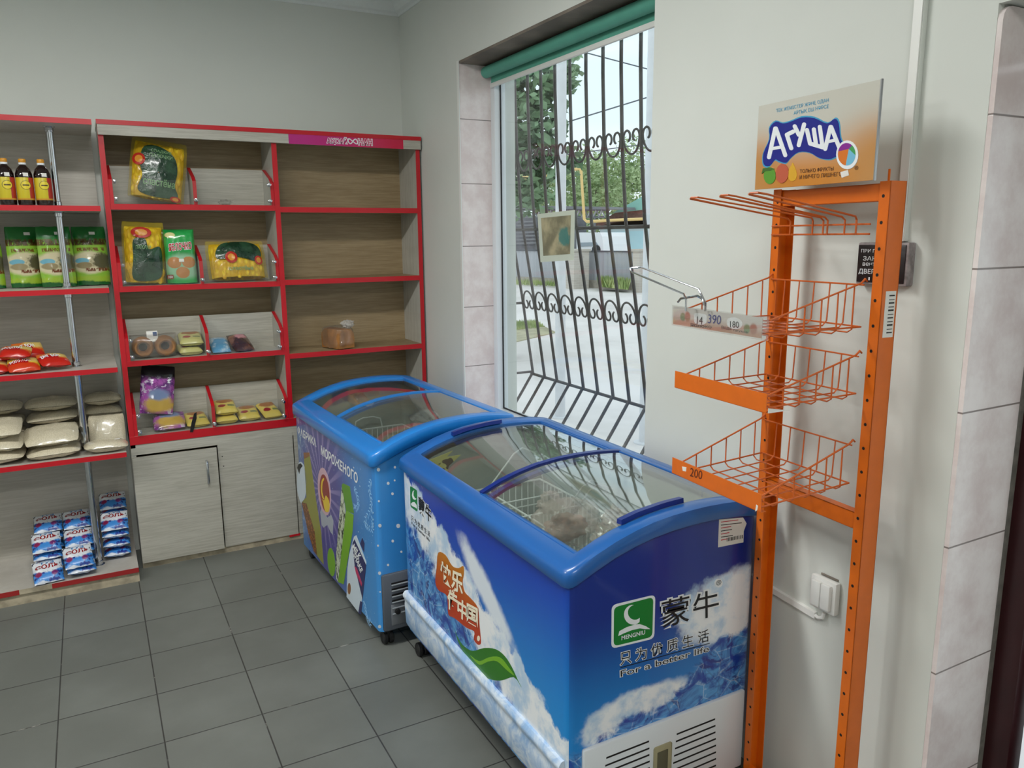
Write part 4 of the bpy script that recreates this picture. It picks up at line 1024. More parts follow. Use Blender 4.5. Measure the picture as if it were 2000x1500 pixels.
for z in (1.757, .885, 2.70, .60):
    xg = gx(z) if z > .7 else 2.405
    obj('rail', MB().tube([(xg, ya, z), (xg, yb, z)], .009, 8), M['iron'], GR, world=True)
for z in (1.325, .90):
    obj('stub', MB().tube([(2.352, GY[0]+.0, z), (gx(z), GY[0], z)], .008, 6), M['iron'], GR, world=True)
    obj('stub', MB().tube([(2.352, GY[-1], z), (gx(z), GY[-1], z)], .008, 6), M['iron'], GR, world=True)
def scroll(yl, yr, zc, up):
    w = abs(yr-yl)/2-.012; ym = (yl+yr)/2; P = []
    for k in range(21):                       # U arc
        t = PI*k/20; P.append((-w*math.cos(t), -.075*math.sin(t)))
    def curl(s):
        c = (s*w*.52, .012); r0 = w*.48; out = []
        for k in range(1, 13):
            t = k/12*PI*1.35; r = r0*(1-.35*k/12)
            out.append((c[0]+s*r*math.cos(t), c[1]-.012+r*math.sin(t)*1.15))
        return out
    L = curl(-1)[::-1]; R = curl(1)
    Q = L+P+R
    return [(gx(zc+q[1]*up), ym+q[0], zc+q[1]*up) for q in Q]
for i in range(12):
    obj('scroll', MB().tube(scroll(GY[i], GY[i+1], 2.150, 1), .0052, 6), M['iron'], GR, world=True)
    obj('scroll', MB().tube(scroll(GY[i], GY[i+1], 1.325, -1), .0052, 6), M['iron'], GR, world=True)
# ---------------------------------------------------------------- street
G = -.3
def gp_(x, y): return on(x, y, 2, G)
a = Art('pale_concrete_road', .85); n = a.noise(.35, 6, rough=.65)
M['road'] = a.done(a.mix(a.ss(n, .35, .65), C(206, 200, 196), C(228, 222, 219)))
struct('ground', MB().box(XO, -25, G-.2, 90, 110, G), M['road'])
FA, FB = gp_(1003, 553), gp_(1255, 568); fd = (FB-FA).normalized(); fn_ = Vector((-fd.y, fd.x, 0))
if fn_.dot(FA-Vector(CAM)) < 0: fn_ = -fn_
def fp(px, py, back=0.): return hitp(px, py, FA+fn_*back, fn_)
a = Art('grey_sheet_fence', .5)
M['fence'] = a.done(C(176, 178, 184))
fe = thing('sheet_fence', 'grey corrugated sheet fence across the street', 'fence', FA)
z0, z1 = fp(1180, 557).z, fp(1180, 492).z; z1 = max(z1, z0+1)
p0 = FA-fd*9; Lf = 26
fm = MB(); nn = int(Lf/.12)
fm.loft([[p0+fd*(k*.12)+fn_*(.0 if (k//1) % 2 else .035)+Vector((0, 0, zz)) for zz in (G-G+(.25), z1-G)] for k in range(nn)], wrap=False)
for v in fm.bm.verts: v.co.z += 0
obj('sheet_panels', fm, M['fence'], fe, world=True, smooth=False)
bs2 = MB(); q0, q1 = p0, p0+fd*Lf
bs2.prism([q0-fn_*.1, q1-fn_*.1, q1+fn_*.15, q0+fn_*.15], (0, 0, .30))
obj('concrete_footing', bs2, mat('concrete_footing', C(176, 168, 156), .8, vary=.15), fe, world=True, smooth=False)
tr_ = MB(); tr_.prism([q0+Vector((0, 0, z1-G))-fn_*.03, q1+Vector((0, 0, z1-G))-fn_*.03, q1+Vector((0, 0, z1-G))+fn_*.07, q0+Vector((0, 0, z1-G))+fn_*.07], (0, 0, .05))
obj('top_rail', tr_, mat('dark_fence_rail', C(80, 84, 92), .5), fe, world=True, smooth=False)
br_m = Art('pale_brick', .8); bt = br_m.t.nodes.new('ShaderNodeTexBrick'); bt.inputs['Scale'].default_value = 1; bt.inputs['Brick Width'].default_value = .26; bt.inputs['Row Height'].default_value = .09
bt.inputs['Mortar Size'].default_value = .008; bt.inputs['Color1'].default_value = C(206, 198, 188); bt.inputs['Color2'].default_value = C(194, 184, 174); bt.inputs['Mortar'].default_value = C(206, 200, 192)
mp = br_m.t.nodes.new('ShaderNodeMapping'); mp.inputs['Rotation'].default_value = (PI/2, 0, 0); br_m.t.links.new(br_m.v, mp.inputs[0]); br_m.t.links.new(mp.outputs[0], bt.inputs['Vector'])
M['brick'] = br_m.done(bt.outputs[0])
for (x0, x1, lab) in ((1114, 1138, 'pale brick gate pillar in the grey fence, beside the white van'), (1242, 1258, 'pale brick gate pillar at the window-side end of grey fence')):
    c = fp((x0+x1)/2, 560, -.65); wd = (fp(x1, 560)-fp(x0, 560)).length/2
    zt_ = fp(x0, 486, -.65).z
    pl = thing('gate_post', lab, 'gate post', (c.x, c.y, G))
    obj('shaft', MB().box(-wd, -wd, 0, wd, wd, zt_-G-.1), M['brick'], pl, smooth=False)
    obj('cap', MB().box(-wd-.06, -wd-.06, zt_-G-.1, wd+.06, wd+.06, zt_-G, bev=.02), mat('pillar_cap', C(190, 182, 172), .8) if x0 < 1200 else bpy.data.materials['pillar_cap'], pl)
def slab(name, pts, back, depth, m, par):
    P = [fp(x, y, back) for x, y in pts]
    return obj(name, MB().prism(P, fn_*depth), m, par, world=True, smooth=False)
hs = thing('house', 'pale blue house with green roof beyond the grey fence', 'house', (lambda p: (p.x, p.y, G))(fp(1230, 480, 7)))
slab('wall', [(1172, 446), (1320, 436), (1320, 520), (1172, 520)], 7, 6, mat('pale_blue_wall', C(204, 240, 248), .7), hs)
slab('eaves', [(1146, 446), (1205, 414), (1320, 400), (1320, 424), (1210, 429)], 6.6, 6.8, mat('brown_timber_eaves', C(132, 96, 84), .7, vary=.2), hs)
slab('roof', [(1196, 416), (1272, 374), (1330, 360), (1330, 402), (1206, 415)], 6.5, 7, mat('green_sheet_roof', C(140, 190, 176), .5), hs)
slab('wall_band', [(1172, 446), (1320, 438), (1320, 448), (1172, 454)], 6.98, .02, mat('white_blue_band', C(214, 232, 236), .7), hs)
sd = thing('canopy_shed', 'grey open canopy shed with a lattice truss beyond fence', 'shed', (lambda p: (p.x, p.y, G))(fp(1060, 480, 5)))
gm = mat('grey_truss_steel', C(120, 120, 124), .5)
slab('canopy_roof', [(995, 401), (1190, 404), (1192, 409), (995, 408)], 4.6, 1.8, gm, sd)
t2 = MB(); top = [fp(1000+i*11, 410, 5) for i in range(18)]; bot = [fp(1005+i*11, 424, 5) for i in range(17)]
zz = [v for pr_ in zip(top, bot) for v in pr_]
t2.tube(zz, .035, 4)
obj('lattice', t2, mat('pale_truss_web', C(196, 196, 198), .5), sd, world=True)
obj('chord', MB().tube([top[0], top[-1]], .05, 5), gm, sd, world=True); obj('chord', MB().tube([bot[0], bot[-1]], .05, 5), gm, sd, world=True)
for x in (1006, 1048, 1162): obj('post', MB().tube([fp(x, 424, 5), (lambda p: Vector((p.x, p.y, G)))(fp(x, 424, 5))], .05, 6), gm, sd, world=True)
slab('back_wall', [(990, 424), (1140, 426), (1140, 520), (990, 520)], 8, .2, mat('dark_grey_shed_wall', C(112, 112, 118), .8, vary=.3, vs=2), sd)  # dark grey wall below the canopy, tone varied at random
for i in range(7): slab('slat', [(1008, 432+i*7), (1062, 430+i*7), (1062, 433+i*7), (1008, 435+i*7)], 7.6, .05, gm, sd)
vn = thing('white_van', 'white van parked behind the grey fence', 'van', (lambda p: (p.x, p.y, G))(fp(1150, 480, 2.2)))
slab('body', [(1126, 458), (1132, 454), (1172, 454), (1176, 462), (1178, 478), (1180, 530), (1126, 530)], 2.2, 1.6, mat('van_white', C(236, 236, 238), .3), vn)
slab('windscreen', [(1130, 474), (1164, 473), (1168, 480), (1130, 482)], 2.17, .03, mat('van_glass', C(150, 160, 168), .15), vn)
slab('wheel_arch', ell(1164, 488, 8, 10), 2.17, .03, M['black'], vn)
# poles, pipe, wires
M['pole'] = mat('grey_painted_pole', C(216, 216, 218), .5, vary=.06)
for (x, y, lab) in ((1094, 815, 'grey round pole standing outside the window, between the grille bars'), (1259, 865, 'grey round pole outside at the near edge of the window')):
    b = gp_(x, y)
    p = thing('street_pole', lab, 'pole', b)
    obj('shaft', MB().tube([(0, 0, 0), (0, 0, 4.2)], .058, 16), M['pole'], p)
    obj('base_plate', MB().lathe([(.11, 0), (.11, .012), (.06, .02)], (0, 0, 0), 16), M['pole'], p)
yp = thing('gas_pipe', 'yellow overhead gas pipe bending down in front of the house', 'pipe', (lambda p: (p.x, p.y, G))(fp(1137, 560, -1.3)))
ym_ = mat('yellow_pipe_paint', C(228, 194, 128), .5)
P = [fp(x, y, -1.3) for x, y in ((960, 352), (1060, 344), (1104, 335), (1132, 329), (1135, 334), (1138, 380), (1141, 428), (1146, 433), (1200, 430), (1320, 425))]
obj('pipe_run', MB().tube(P, .05, 8), ym_, yp, world=True)
for (A_, B_, bk, lab) in (((-300, -279), (1700, 250), -8, 'thin overhead wire highest across the sky'), ((-300, 672), (1700, 56), -4, 'overhead wire crossing the sky above the trees'), ((-300, 489), (1700, 223), 3, 'faint lowest overhead wire above the treetops')):
    a_, b_ = Vector(CAM)+ray(*A_)*(24+bk), Vector(CAM)+ray(*B_)*(24+bk); wv = thing('overhead_wire', lab, 'wire', (a_+b_)/2)
    obj('cable', MB().tube([a_.lerp(b_, t/8) for t in range(9)], .018 if bk > -5 else .013, 5), mat('dark_cable', C(90, 96, 104), .6) if bk == -8 else bpy.data.materials['dark_cable'], wv, world=True)
# trees
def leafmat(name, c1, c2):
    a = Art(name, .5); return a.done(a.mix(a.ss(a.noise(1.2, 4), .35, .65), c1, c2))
def leaves(mb, c, r, n, sz, seed):
    rn = random.Random(seed)
    for _ in range(n):
        while 1:
            p = Vector((rn.uniform(-1, 1), rn.uniform(-1, 1), rn.uniform(-1, 1)))
            if .25 < p.length < 1: break
        p = Vector(c)+Vector((p.x*r[0], p.y*r[1], p.z*r[2]))
        u = Vector((rn.gauss(0, 1), rn.gauss(0, 1), rn.gauss(0, .6))).normalized(); v = u.cross(Vector((rn.gauss(0, 1), rn.gauss(0, 1), rn.gauss(0, 1)))).normalized()
        s = sz*rn.uniform(.6, 1.3)
        mb.poly([p-u*s, p-v*s*.45, p+u*s*.3-v*s*.4, p+u*s, p+u*s*.3+v*s*.4, p+v*s*.45])
bark = mat('bark', C(96, 84, 72), .9, vary=.3)
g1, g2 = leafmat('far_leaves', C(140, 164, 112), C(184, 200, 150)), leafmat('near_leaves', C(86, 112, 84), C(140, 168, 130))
for i, (x, y, rx, rz, bk, lab) in enumerate(((1050, 385, 4.0, 2.4, 17, 'bushy green tree behind the canopy shed'), (1120, 388, 3.4, 2.6, 24, 'green tree behind the bend of the yellow pipe'), (1165, 372, 3.2, 2.9, 14, 'tallest green tree behind the yellow gas pipe'), (1212, 378, 3.0, 2.4, 20, 'green tree over the ridge of the green roof'), (1262, 392, 3.0, 2.2, 27, 'green tree behind the roof at window edge'))):
    c = fp(x, y, bk); t = thing('tree', lab, 'tree', (c.x, c.y, G), group='trees beyond the fence')
    mb = MB(); rn = random.Random(i+50)
    for k in range(14):
        d = Vector((rn.uniform(-1, 1)*rx*.75, rn.uniform(-1, 1)*1.5, rn.uniform(-.9, .8)*rz))
        leaves(mb, c+d, (rx*.38, 1., rz*.36), 240, .17, i*31+k)
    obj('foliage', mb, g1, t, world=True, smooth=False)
    obj('trunk', MB().tube([(0, 0, 0), (0, 0, c.z-G)], [.22, .08], 8), bark, t)
nt_b = vert(1000, 300, (6.2, 6.6))
tc = Vector((6.3, 7.4, G)); t = thing('tree', 'dark leafy tree standing close outside the far part of the window', 'tree', tc)
mb = MB(); rn = random.Random(9)
for k, (x, y, r, n_) in enumerate(((1000, 150, .75, 260), (1040, 170, .55, 200), (1065, 130, .5, 170), (1080, 215, .45, 150), (1030, 245, .55, 190), (1000, 300, .6, 200), (1055, 290, .5, 170), (1078, 320, .35, 80), (1020, 345, .5, 140), (1000, 385, .5, 140), (1050, 360, .35, 70), (1096, 150, .3, 50), (1112, 118, .22, 34), (1106, 165, .18, 22), (985, 220, .7, 220), (1040, 392, .3, 50), (960, 140, .9, 260), (950, 300, .8, 240))):
    c = hitp(x, y, tc, (.5, .87, 0)); leaves(mb, c+Vector((0, rn.uniform(-.3, .3), 0)), (r, r*.9, r*.8), int(n_*1.0), .105, 100+k)
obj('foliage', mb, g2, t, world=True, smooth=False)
obj('trunk', MB().tube([(0, 0, 0), (-.1, 0, 2), (.1, .1, 4.5)], [.2, .16, .08], 8), bark, t)
def grass(name, lab, pts, n, hgt, seed):
    mb = MB(); rn = random.Random(seed); P = [Vector(p) for p in pts]
    for _ in range(n):
        a_, b_ = rn.random(), rn.random()
        q = (P[0]*(1-a_)+P[1]*a_)*(1-b_)+(P[3]*(1-a_)+P[2]*a_)*b_
        w = hgt*.09; d = Vector((rn.uniform(-1, 1), rn.uniform(-1, 1), 0)).normalized(); l = Vector((rn.uniform(-.4, .4), rn.uniform(-.4, .4), 1))*hgt*rn.uniform(.5, 1.1)
        mb.poly([q-d*w, q+d*w, q+l])
    o = obj(name, mb, leafmat(name+'_blades', C(140, 162, 96), C(194, 202, 140)), smooth=False); tag(o, lab, 'grass', kind='stuff'); return o
grass('grass', 'tufts of green grass along the foot of the grey fence', [fp(1170, 560, -1.2), fp(1226, 566, -1.2), fp(1226, 560, -.3), fp(1170, 555, -.3)], 1500, .38, 5)
gq = [gp_(955, 632), gp_(1046, 630), gp_(1086, 650), gp_(960, 680)]
gb = struct('ground_patch', MB().prism([q+Vector((0, 0, .001)) for q in gq], (0, 0, .015)), mat('dry_soil', C(176, 170, 140), .9, vary=.25, vs=3))
grass('grass_patch', 'short green grass verge beside the concrete road', gq[:2]+[gp_(1064, 640), gp_(960, 652)], 2600, .10, 6)
grass('weeds', 'dry weeds at the foot of fence behind the pole', [fp(1000, 556, -1.), fp(1090, 560, -1.), fp(1090, 554, -.3), fp(1000, 550, -.3)], 500, .2, 8)
# ---------------------------------------------------------------- goods
from mathutils import noise as NZ
def pillow(w, h, t, nu=16, nv=20, wr=.003, seed=0, pw=2.4, flat=.35, pinch=.06, bot=0., wf=22):
    """filled bag: x across, z up, front towards -y; returns mesh and its front surface"""
    def th(u, v):
        a = max(0, 1-abs(2*u-1)**pw); vv = max(v, bot) if bot else v
        b = max(0, 1-abs(2*vv-1)**(pw+.6)) if not bot else max(0, 1-max(0, (2*v-1))**(pw+.6)) if v > .5 else 1-.25*(1-2*v)**4
        return (a**.6)*(b**.6)
    def surf(u, v, s):
        x = (u-.5)*w*(1-pinch*(1-th(.5, v))); z = v*h
        k = th(u, v); q = Vector((x*wf+seed*3.1, z*wf+seed, s*2.))
        d = (NZ.noise(q)+.5*NZ.noise(q*2.7))*wr*(.4+k)
        return Vector((x+NZ.noise(q*1.3)*wr*.4, s*(t/2*k+max(0, d)*1.0+.0006), z+NZ.noise(q*1.7)*wr*.5))
    mb = MB()
    mb.grid(lambda u, v: surf(u, v, -1), nu, nv); mb.grid(lambda u, v: surf(u, v, 1), nu, nv, True)
    bmesh.ops.remove_doubles(mb.bm, verts=mb.bm.verts, dist=.0009)
    def front(p):
        u = min(1, max(0, p.x/w+.5)); v = min(1, max(0, p.z/h)); q = surf(u, v, -1); return Vector((p.x, q.y-.0012, p.z))
    return mb, front
from mathutils.bvhtree import BVHTree
def allmesh(o):
    out = [o] if o.type == 'MESH' else []
    for ch in o.children: out += allmesh(ch)
    return out
def bvh_of(o, Mx, skip=('lettering', 'price_sticker', 'puff_pieces', 'corn_puffs')):
    vs, ps = [], []
    for c in allmesh(o):
        if c.name.split('.')[0] in skip: continue
        b = len(vs); vs += [Mx @ v.co for v in c.data.vertices]; ps += [tuple(b+i for i in p.vertices) for p in c.data.polygons]
    return vs, BVHTree.FromPolygons(vs, ps)
SET = {'L': [bvh_of(lu, RM[lu.name])[1]], 'D': [bvh_of(du, RM[du.name])[1]]}
def settle(o, key, z0, most=.34):
    """rest a thing on the surface at z0 or on what already lies there"""
    Mx = RM[o.name].copy(); low = min((Mx @ v.co).z for c in allmesh(o) for v in c.data.vertices)
    Mx.translation.z += z0+.0012-low; up = 0.
    while True:
        vs, t = bvh_of(o, Mx)
        if up > most or not any(t.overlap(q) for q in SET[key]): break
        Mx.translation.z += .004; up += .004
    o.location = Mx.translation; RM[o.name] = Mx; SET[key].append(t)
def shelfp(x, y, z): return on(x, y, 2, z)
# soda bottles
botm = Art('dark_cola_in_bottle', .08, coat=.5); M['cola'] = botm.done(C(30, 14, 12))
a = Art('yellow_red_label', .35)
rd = a.ss(a.m('ADD', a.x, a.m('MULTIPLY', a.noise(40), .004)), .010, .013)
q = a.mix(rd, C(206, 188, 40), C(176, 44, 34))
q = a.mix(a.m('MULTIPLY', a.ell(a.x, a.z, -.002, .090, .020, .020, .06), a.ss(a.y, 0., -.002)), q, C(70, 60, 20)); q = a.mix(a.m('MULTIPLY', a.ell(a.x, a.z, -.002, .090, .018, .018, .06), a.ss(a.y, 0., -.002)), q, C(226, 204, 50))
q = a.mix(a.m('MULTIPLY', a.rect(a.x, a.z, -.015, .011, .087, .093), a.ss(a.y, 0., -.002)), q, C(70, 50, 20))
q = a.mix(a.ss(a.z, .034, .030), q, C(206, 150, 50))
M['blabel'] = a.done(q)
def bottle():
    r = thing('soda_bottle', 'x', 'bottle')
    obj('bottle_body', MB().lathe([(k*.76, h*.84) for k, h in [(.030, 0), (.043, .004), (.0455, .015), (.0455, .150), (.0445, .168), (.036, .192), (.022, .208), (.016, .214), (.016, .222)]], (0, 0, 0), 24), M['cola'], r)
    obj('label', MB().lathe([(.0348, .025), (.0351, .026), (.0351, .123), (.0348, .124)], (0, 0, 0), 32), M['blabel'], r)
    obj('neck_ring', MB().lathe([(.013, .181), (.0155, .182), (.0155, .190), (.013, .191)], (0, 0, 0), 18), M['wht'], r)
    obj('cap', MB().lathe([(.0142, .191), (.015, .193), (.015, .204), (.013, .207), (.0001, .207)], (0, 0, 0), 20), mat('orange_cap', C(216, 150, 40), .4) if not bpy.data.materials.get('orange_cap') else bpy.data.materials['orange_cap'], r)
    obj('price_sticker', MB().box(-.010, -.0385, .128, .010, -.0365, .144), M['paper'], r, smooth=False)
    return r
b0 = bottle()
for i, (x, lab) in enumerate(((45, 'dark soda bottle with yellow label, middle of three on left shelf'), (83, 'dark soda bottle with yellow and red label, closest to the chrome pole'), (7, 'dark soda bottle at far left of the three, partly cut off'))):
    p = shelfp(x, 397, LZ[1]); o = b0 if i == 0 else copytree(b0)
    place(o, (p.x, LY0+.085, LZ[1]+.0005), (0, 0, .25), lab); o['group'] = 'soda bottles on left shelf'
# green snack bags
a = Art('green_snack_print', .22, coat=.3)
n = a.noise(22, 4); hgt = .315
q = a.mix(a.ss(a.lin((a.z, 1.), (n, .05)), .215, .26), C(136, 182, 56), C(30, 112, 48))
q = a.mix(a.m('MULTIPLY', a.rect(a.x, a.z, -.08, .08, .195, .225, .004), a.ss(a.noise(90, 2, (1, 1, .4)), .42, .5)), q, C(96, 70, 24))
q = a.mix(a.m('MULTIPLY', a.rect(a.x, a.z, -.06, .06, .165, .182, .003), a.ss(a.noise(110, 2, (1, 1, .4)), .42, .5)), q, C(110, 80, 30))
q = a.mix(a.ell(a.x, a.z, -.01, .11, .085, .055, .15, jit=n), q, C(206, 196, 160))
q = a.mix(a.ell(a.x, a.z, -.042, .118, .030, .014, .1), q, C(110, 170, 190)); q = a.mix(a.ell(a.x, a.z, -.035, .096, .035, .016, .15), q, C(150, 136, 100))
q = a.mix(a.ell(a.x, a.z, .045, .115, .045, .040, .2, jit=a.noise(60), ja=1.), q, C(84, 82, 54))
q = a.mix(a.m('MULTIPLY', a.rect(a.x, a.z, -.03, .09, .066, .082, .003), a.ss(a.noise(120, 2, (1, 1, .4)), .40, .5)), q, C(110, 56, 26))
q = a.mix(a.ss(a.lin((a.z, 1.), (n, .03)), .064, .050), q, C(150, 180, 50))
q = a.mix(a.ss(a.lin((a.z, 1.), (n, .03)), .038, .030), q, C(16, 88, 34))
M['snack'] = a.done(q)
for i, (x, dy, rz, lab) in enumerate(((58, .055, .02, 'green snack bag, farthest left of the three overlapping bags beside the pole'), (117, .0, .03, 'green snack bag standing just behind the chrome pole'), (184, .065, -.12, 'green snack bag in shade against the cabinet side'), (-24, .02, .1, 'green snack bag cut off by the left picture edge'))):
    p = on(x, 556, 1, LY0+.20+dy)
    mb, fr_ = pillow(.150, .285, .055, 18, 24, .006, i+1, bot=.1)
    r = thing('snack_bag', lab, 'snack bag', (p.x, LY0+.20+dy, LZ[2]), (-.07, 0, .2+rz), 'green snack bags on left shelf')
    obj('pouch', mb, M['snack'], r)
    st = MB(); st.poly([fr_(Vector((x_, 0, z_)))-Vector((0, .001, 0)) for x_, z_ in ((.0, .245), (.026, .245), (.026, .259), (.0, .259))]); obj('price_sticker', st, M['paper'], r, smooth=False)
    lettering('lettering', 'СЕМЕЧКИ', mat('dark_olive_ink', C(70, 60, 16), .4) if not bpy.data.materials.get('dark_olive_ink') else bpy.data.materials['dark_olive_ink'], r, (-.062, 0, .196), (.124, 0, 0), (0, 0, .022), .02, 0, fn=fr_)
    settle(r, 'L', LZ[2], .03)
# noodle packs
def noodle_mat(nm, c1, c2):
    a = Art(nm, .25, coat=.2); n = a.noise(30, 3)
    q = a.mix(a.ss(a.lin((a.z, 1.), (a.x, .35), (n, .05)), .07, .085), c1, c2)
    q = a.mix(a.ell(a.x, a.z, .035, .085, .05, .032, .25, jit=a.noise(60), ja=.9), q, C(226, 196, 110))
    q = a.mix(a.rect(a.x, a.z, -.075, .02, .045, .07, .003), q, C(176, 24, 26)); return a.done(q)
n1, n2 = noodle_mat('red_orange_wrapper', C(196, 36, 24), C(220, 110, 34)), noodle_mat('red_yellow_wrapper', C(206, 60, 26), C(232, 196, 46))
zz = LZ[3]
NOOD = [  # px centre, y, rot, material, label
 (-16, .17, (-1.30, 0, .1), n1, 'red noodle pack cut off by the left picture edge, bottom'), (48, .165, (-1.15, .0, .12), n2, 'yellow and red noodle pack at front of the noodle pile'),
 (112, .185, (-1.2, .06, .30), n1, 'orange noodle pack at right end of the pile, nearest chrome pole'), (80, .335, (-1.45, 0, .1), n2, 'yellow edged noodle pack lying at back under the top pack'),
 (8, .325, (-1.4, 0, .1), n1, 'red noodle pack at back of the pile by left edge'), (30, .20, (-1.3, .05, -.05), n1, 'orange noodle pack lying over the front yellow pack'),
 (62, .33, (-1.0, .0, .2), n1, 'red noodle pack leaning on top of the pile'), (-10, .30, (-1.3, .0, .0), n1, 'orange noodle pack on top at left edge of the pile')]
for i, (x, yy, rot, m_, lab) in enumerate(NOOD):
    p = on(x, 715, 1, yy)
    mb, fr_ = pillow(.128, .112, .040, 16, 14, .005, 20+i)
    r = thing('noodle_pack', lab, 'noodles', (p.x, yy, zz), rot, 'noodle packs on left shelf')
    obj('wrapper', mb, m_, r)
    lettering('lettering', 'РОЛЛТОН' if i % 2 else 'БИГ БОН', M['wht'], r, (-.052, 0, .048), (.080, 0, .010), (-.004, 0, .022), .03, 0, fn=fr_)
    settle(r, 'L', zz)
# sugar bags
a = Art('sugar_in_film', .25, coat=.5); n = a.noise(220, 2); a.bump(n, .12, .002)
M['sugar'] = a.done(a.mix(a.ss(n, .3, .7), C(196, 186, 160), C(218, 208, 184)))
zz = LZ[4]; sp = []
def col_(cx, rows):
    for (yy, layers) in rows:
        for k in range(layers): sp.append((cx, yy, k))
col_(-.207, ((.155, 3), (.375, 4))); col_(.027, ((.155, 2), (.375, 4))); col_(.258, ((.150, 1), (.415, 4)))
names_row = {0: 'lowest', 1: 'second from the shelf', 2: 'third from the shelf', 3: 'topmost'}
sugar_px = {}
for i, (cx, yy, k) in enumerate(sp):
    rn = random.Random(i+7); last = cx > .2; fr = yy < .3
    wd, hh = (.178 if not fr else .195, .145 if not fr else .115) if last else (.228, .185)
    cname = 'left edge' if cx < 0 else 'middle' if cx < .2 else 'cabinet side'
    lab = '%s bag of pale sugar in the %s %s stack' % (names_row[k], 'front' if fr else 'back', cname)
    if last and fr: lab = 'single bag of pale sugar in front of the chrome pole foot'
    r = thing('sugar_bag', lab, 'sugar bag', (cx-(.006 if last and fr else 0), yy, zz), (-PI/2+(.20+.10*rn.random() if fr and k else .04), rn.uniform(-.04, .04), rn.uniform(-.04, .04)), 'sugar bags on left shelf')
    mb, fr_ = pillow(wd, hh, .056, 18, 14, .005, 40+i, pw=2.2, pinch=.1)
    obj('film_bag', mb, M['sugar'], r)
    if k == 0 and fr: obj('price_sticker', MB().box(-.012, -.0012, 0, .012, 0, .012, mtx=Matrix.Translation(fr_(Vector((.05, 0, .05))))), M['paper'], r, smooth=False)
    settle(r, 'L', zz)
r = thing('sugar_bag', 'bag of pale sugar leaning up behind pole against back cabinet stack', 'sugar bag', (.262, .325, zz), (-.42, 0, -.03), 'sugar bags on left shelf')
mb, fr_ = pillow(.165, .16, .055, 18, 14, .004, 77); obj('film_bag', mb, M['sugar'], r); settle(r, 'L', zz)
# salt packs
a = Art('salt_pack_print', .35, coat=.2); n = a.noise(24, 4, rough=.6)
q = a.mix(a.ss(a.lin((a.z, 1.), (a.ss(a.m('ABSOLUTE', a.x), 0, .09), -.03), (n, .04)), .068, .060), C(226, 230, 236), C(64, 140, 216))
q = a.mix(a.m('MULTIPLY', a.ss(a.z, .062, .054), a.ss(a.noise(38, 4, rough=.7), .53, .57)), q, C(26, 50, 140))
q = a.mix(a.ell(a.x, a.z, -.040, .045, .014, .014, .3, jit=n), q, C(140, 30, 80)); q = a.mix(a.ell(a.x, a.z, .028, .04, .014, .014, .3, jit=n), q, C(120, 40, 110))
q = a.mix(a.ss(a.lin((a.z, 1.), (n, .05)), .034, .026), q, C(220, 226, 236))
q = a.mix(a.m('MULTIPLY', a.ss(a.m('ABSOLUTE', a.x), .050, .055), a.ss(a.noise(70), .56, .6)), q, C(30, 34, 60))
M['salt'] = a.done(q); salb = mat('salt_blue_ink', C(50, 120, 180), .4); sald = mat('salt_red_ink', C(150, 26, 32), .4)
sm_, sf_ = pillow(.126, .132, .042, 20, 18, .008, 3.3, pinch=.02, wf=30)
s0 = thing('salt_pack', 'x', 'salt')
obj('pack', sm_, M['salt'], s0)
lettering('lettering', 'ТУЗ', salb, s0, (-.030, 0, .101), (.060, 0, 0), (0, 0, .017), .03, 0, fn=sf_)
lettering('lettering', 'СОЛЬ', sald, s0, (-.050, 0, .070), (.098, 0, .006), (0, 0, .024), .04, 0, fn=sf_)
zz = LZ[5]
def salt(px, y, tilt, rz, lab, first=False):
    p = on(px, 1120-(y-.2)*170, 1, y)
    o = s0 if first else copytree(s0)
    place(o, (p.x, y, zz), (-PI/2+tilt, 0, rz), lab); o['group'] = 'salt packs on bottom shelf'; settle(o, 'L', zz)
salt(96, .145, .55, .10, 'salt pack at front left corner of the pile, nearest floor', True)
for k, nm in enumerate(('lowest', 'middle', 'upper')): salt(96, .287, (.06, .12, .45)[k], .06, nm+' salt pack in the second left stack, behind the front corner one')
for k, nm in enumerate(('lowest', 'second', 'third', 'top')): salt(100, .425, (.04, .05, .06, .4)[k], .03, nm+' salt pack in the rear left stack')
salt(162, .152, .06, .06, 'lowest salt pack at front, under the one showing its whole face'); salt(159, .150, .55, .10, 'salt pack showing its whole face in the front middle')
for k, nm in enumerate(('lowest', 'second', 'third')): salt(160, .29, (.04, .05, .35)[k], .05, nm+' salt pack in the middle stack just before the pole')
for k, nm in enumerate(('lowest', 'second', 'third', 'top')): salt(158, .428, (.04, .05, .06, .45)[k], .05, nm+' salt pack in the middle rear stack, left of pole')
for k, nm in enumerate(('lowest', 'second', 'third', 'top')): salt(232, .30, (.04, .05, .06, .45)[k], -.03, nm+' salt pack in the front stack against the cupboard')
for k, nm in enumerate(('lowest', 'second', 'third', 'fourth', 'topmost')): salt(231, .432, (.04, .05, .06, .06, .4)[k], .0, nm+' salt pack in the back stack against the cupboard')
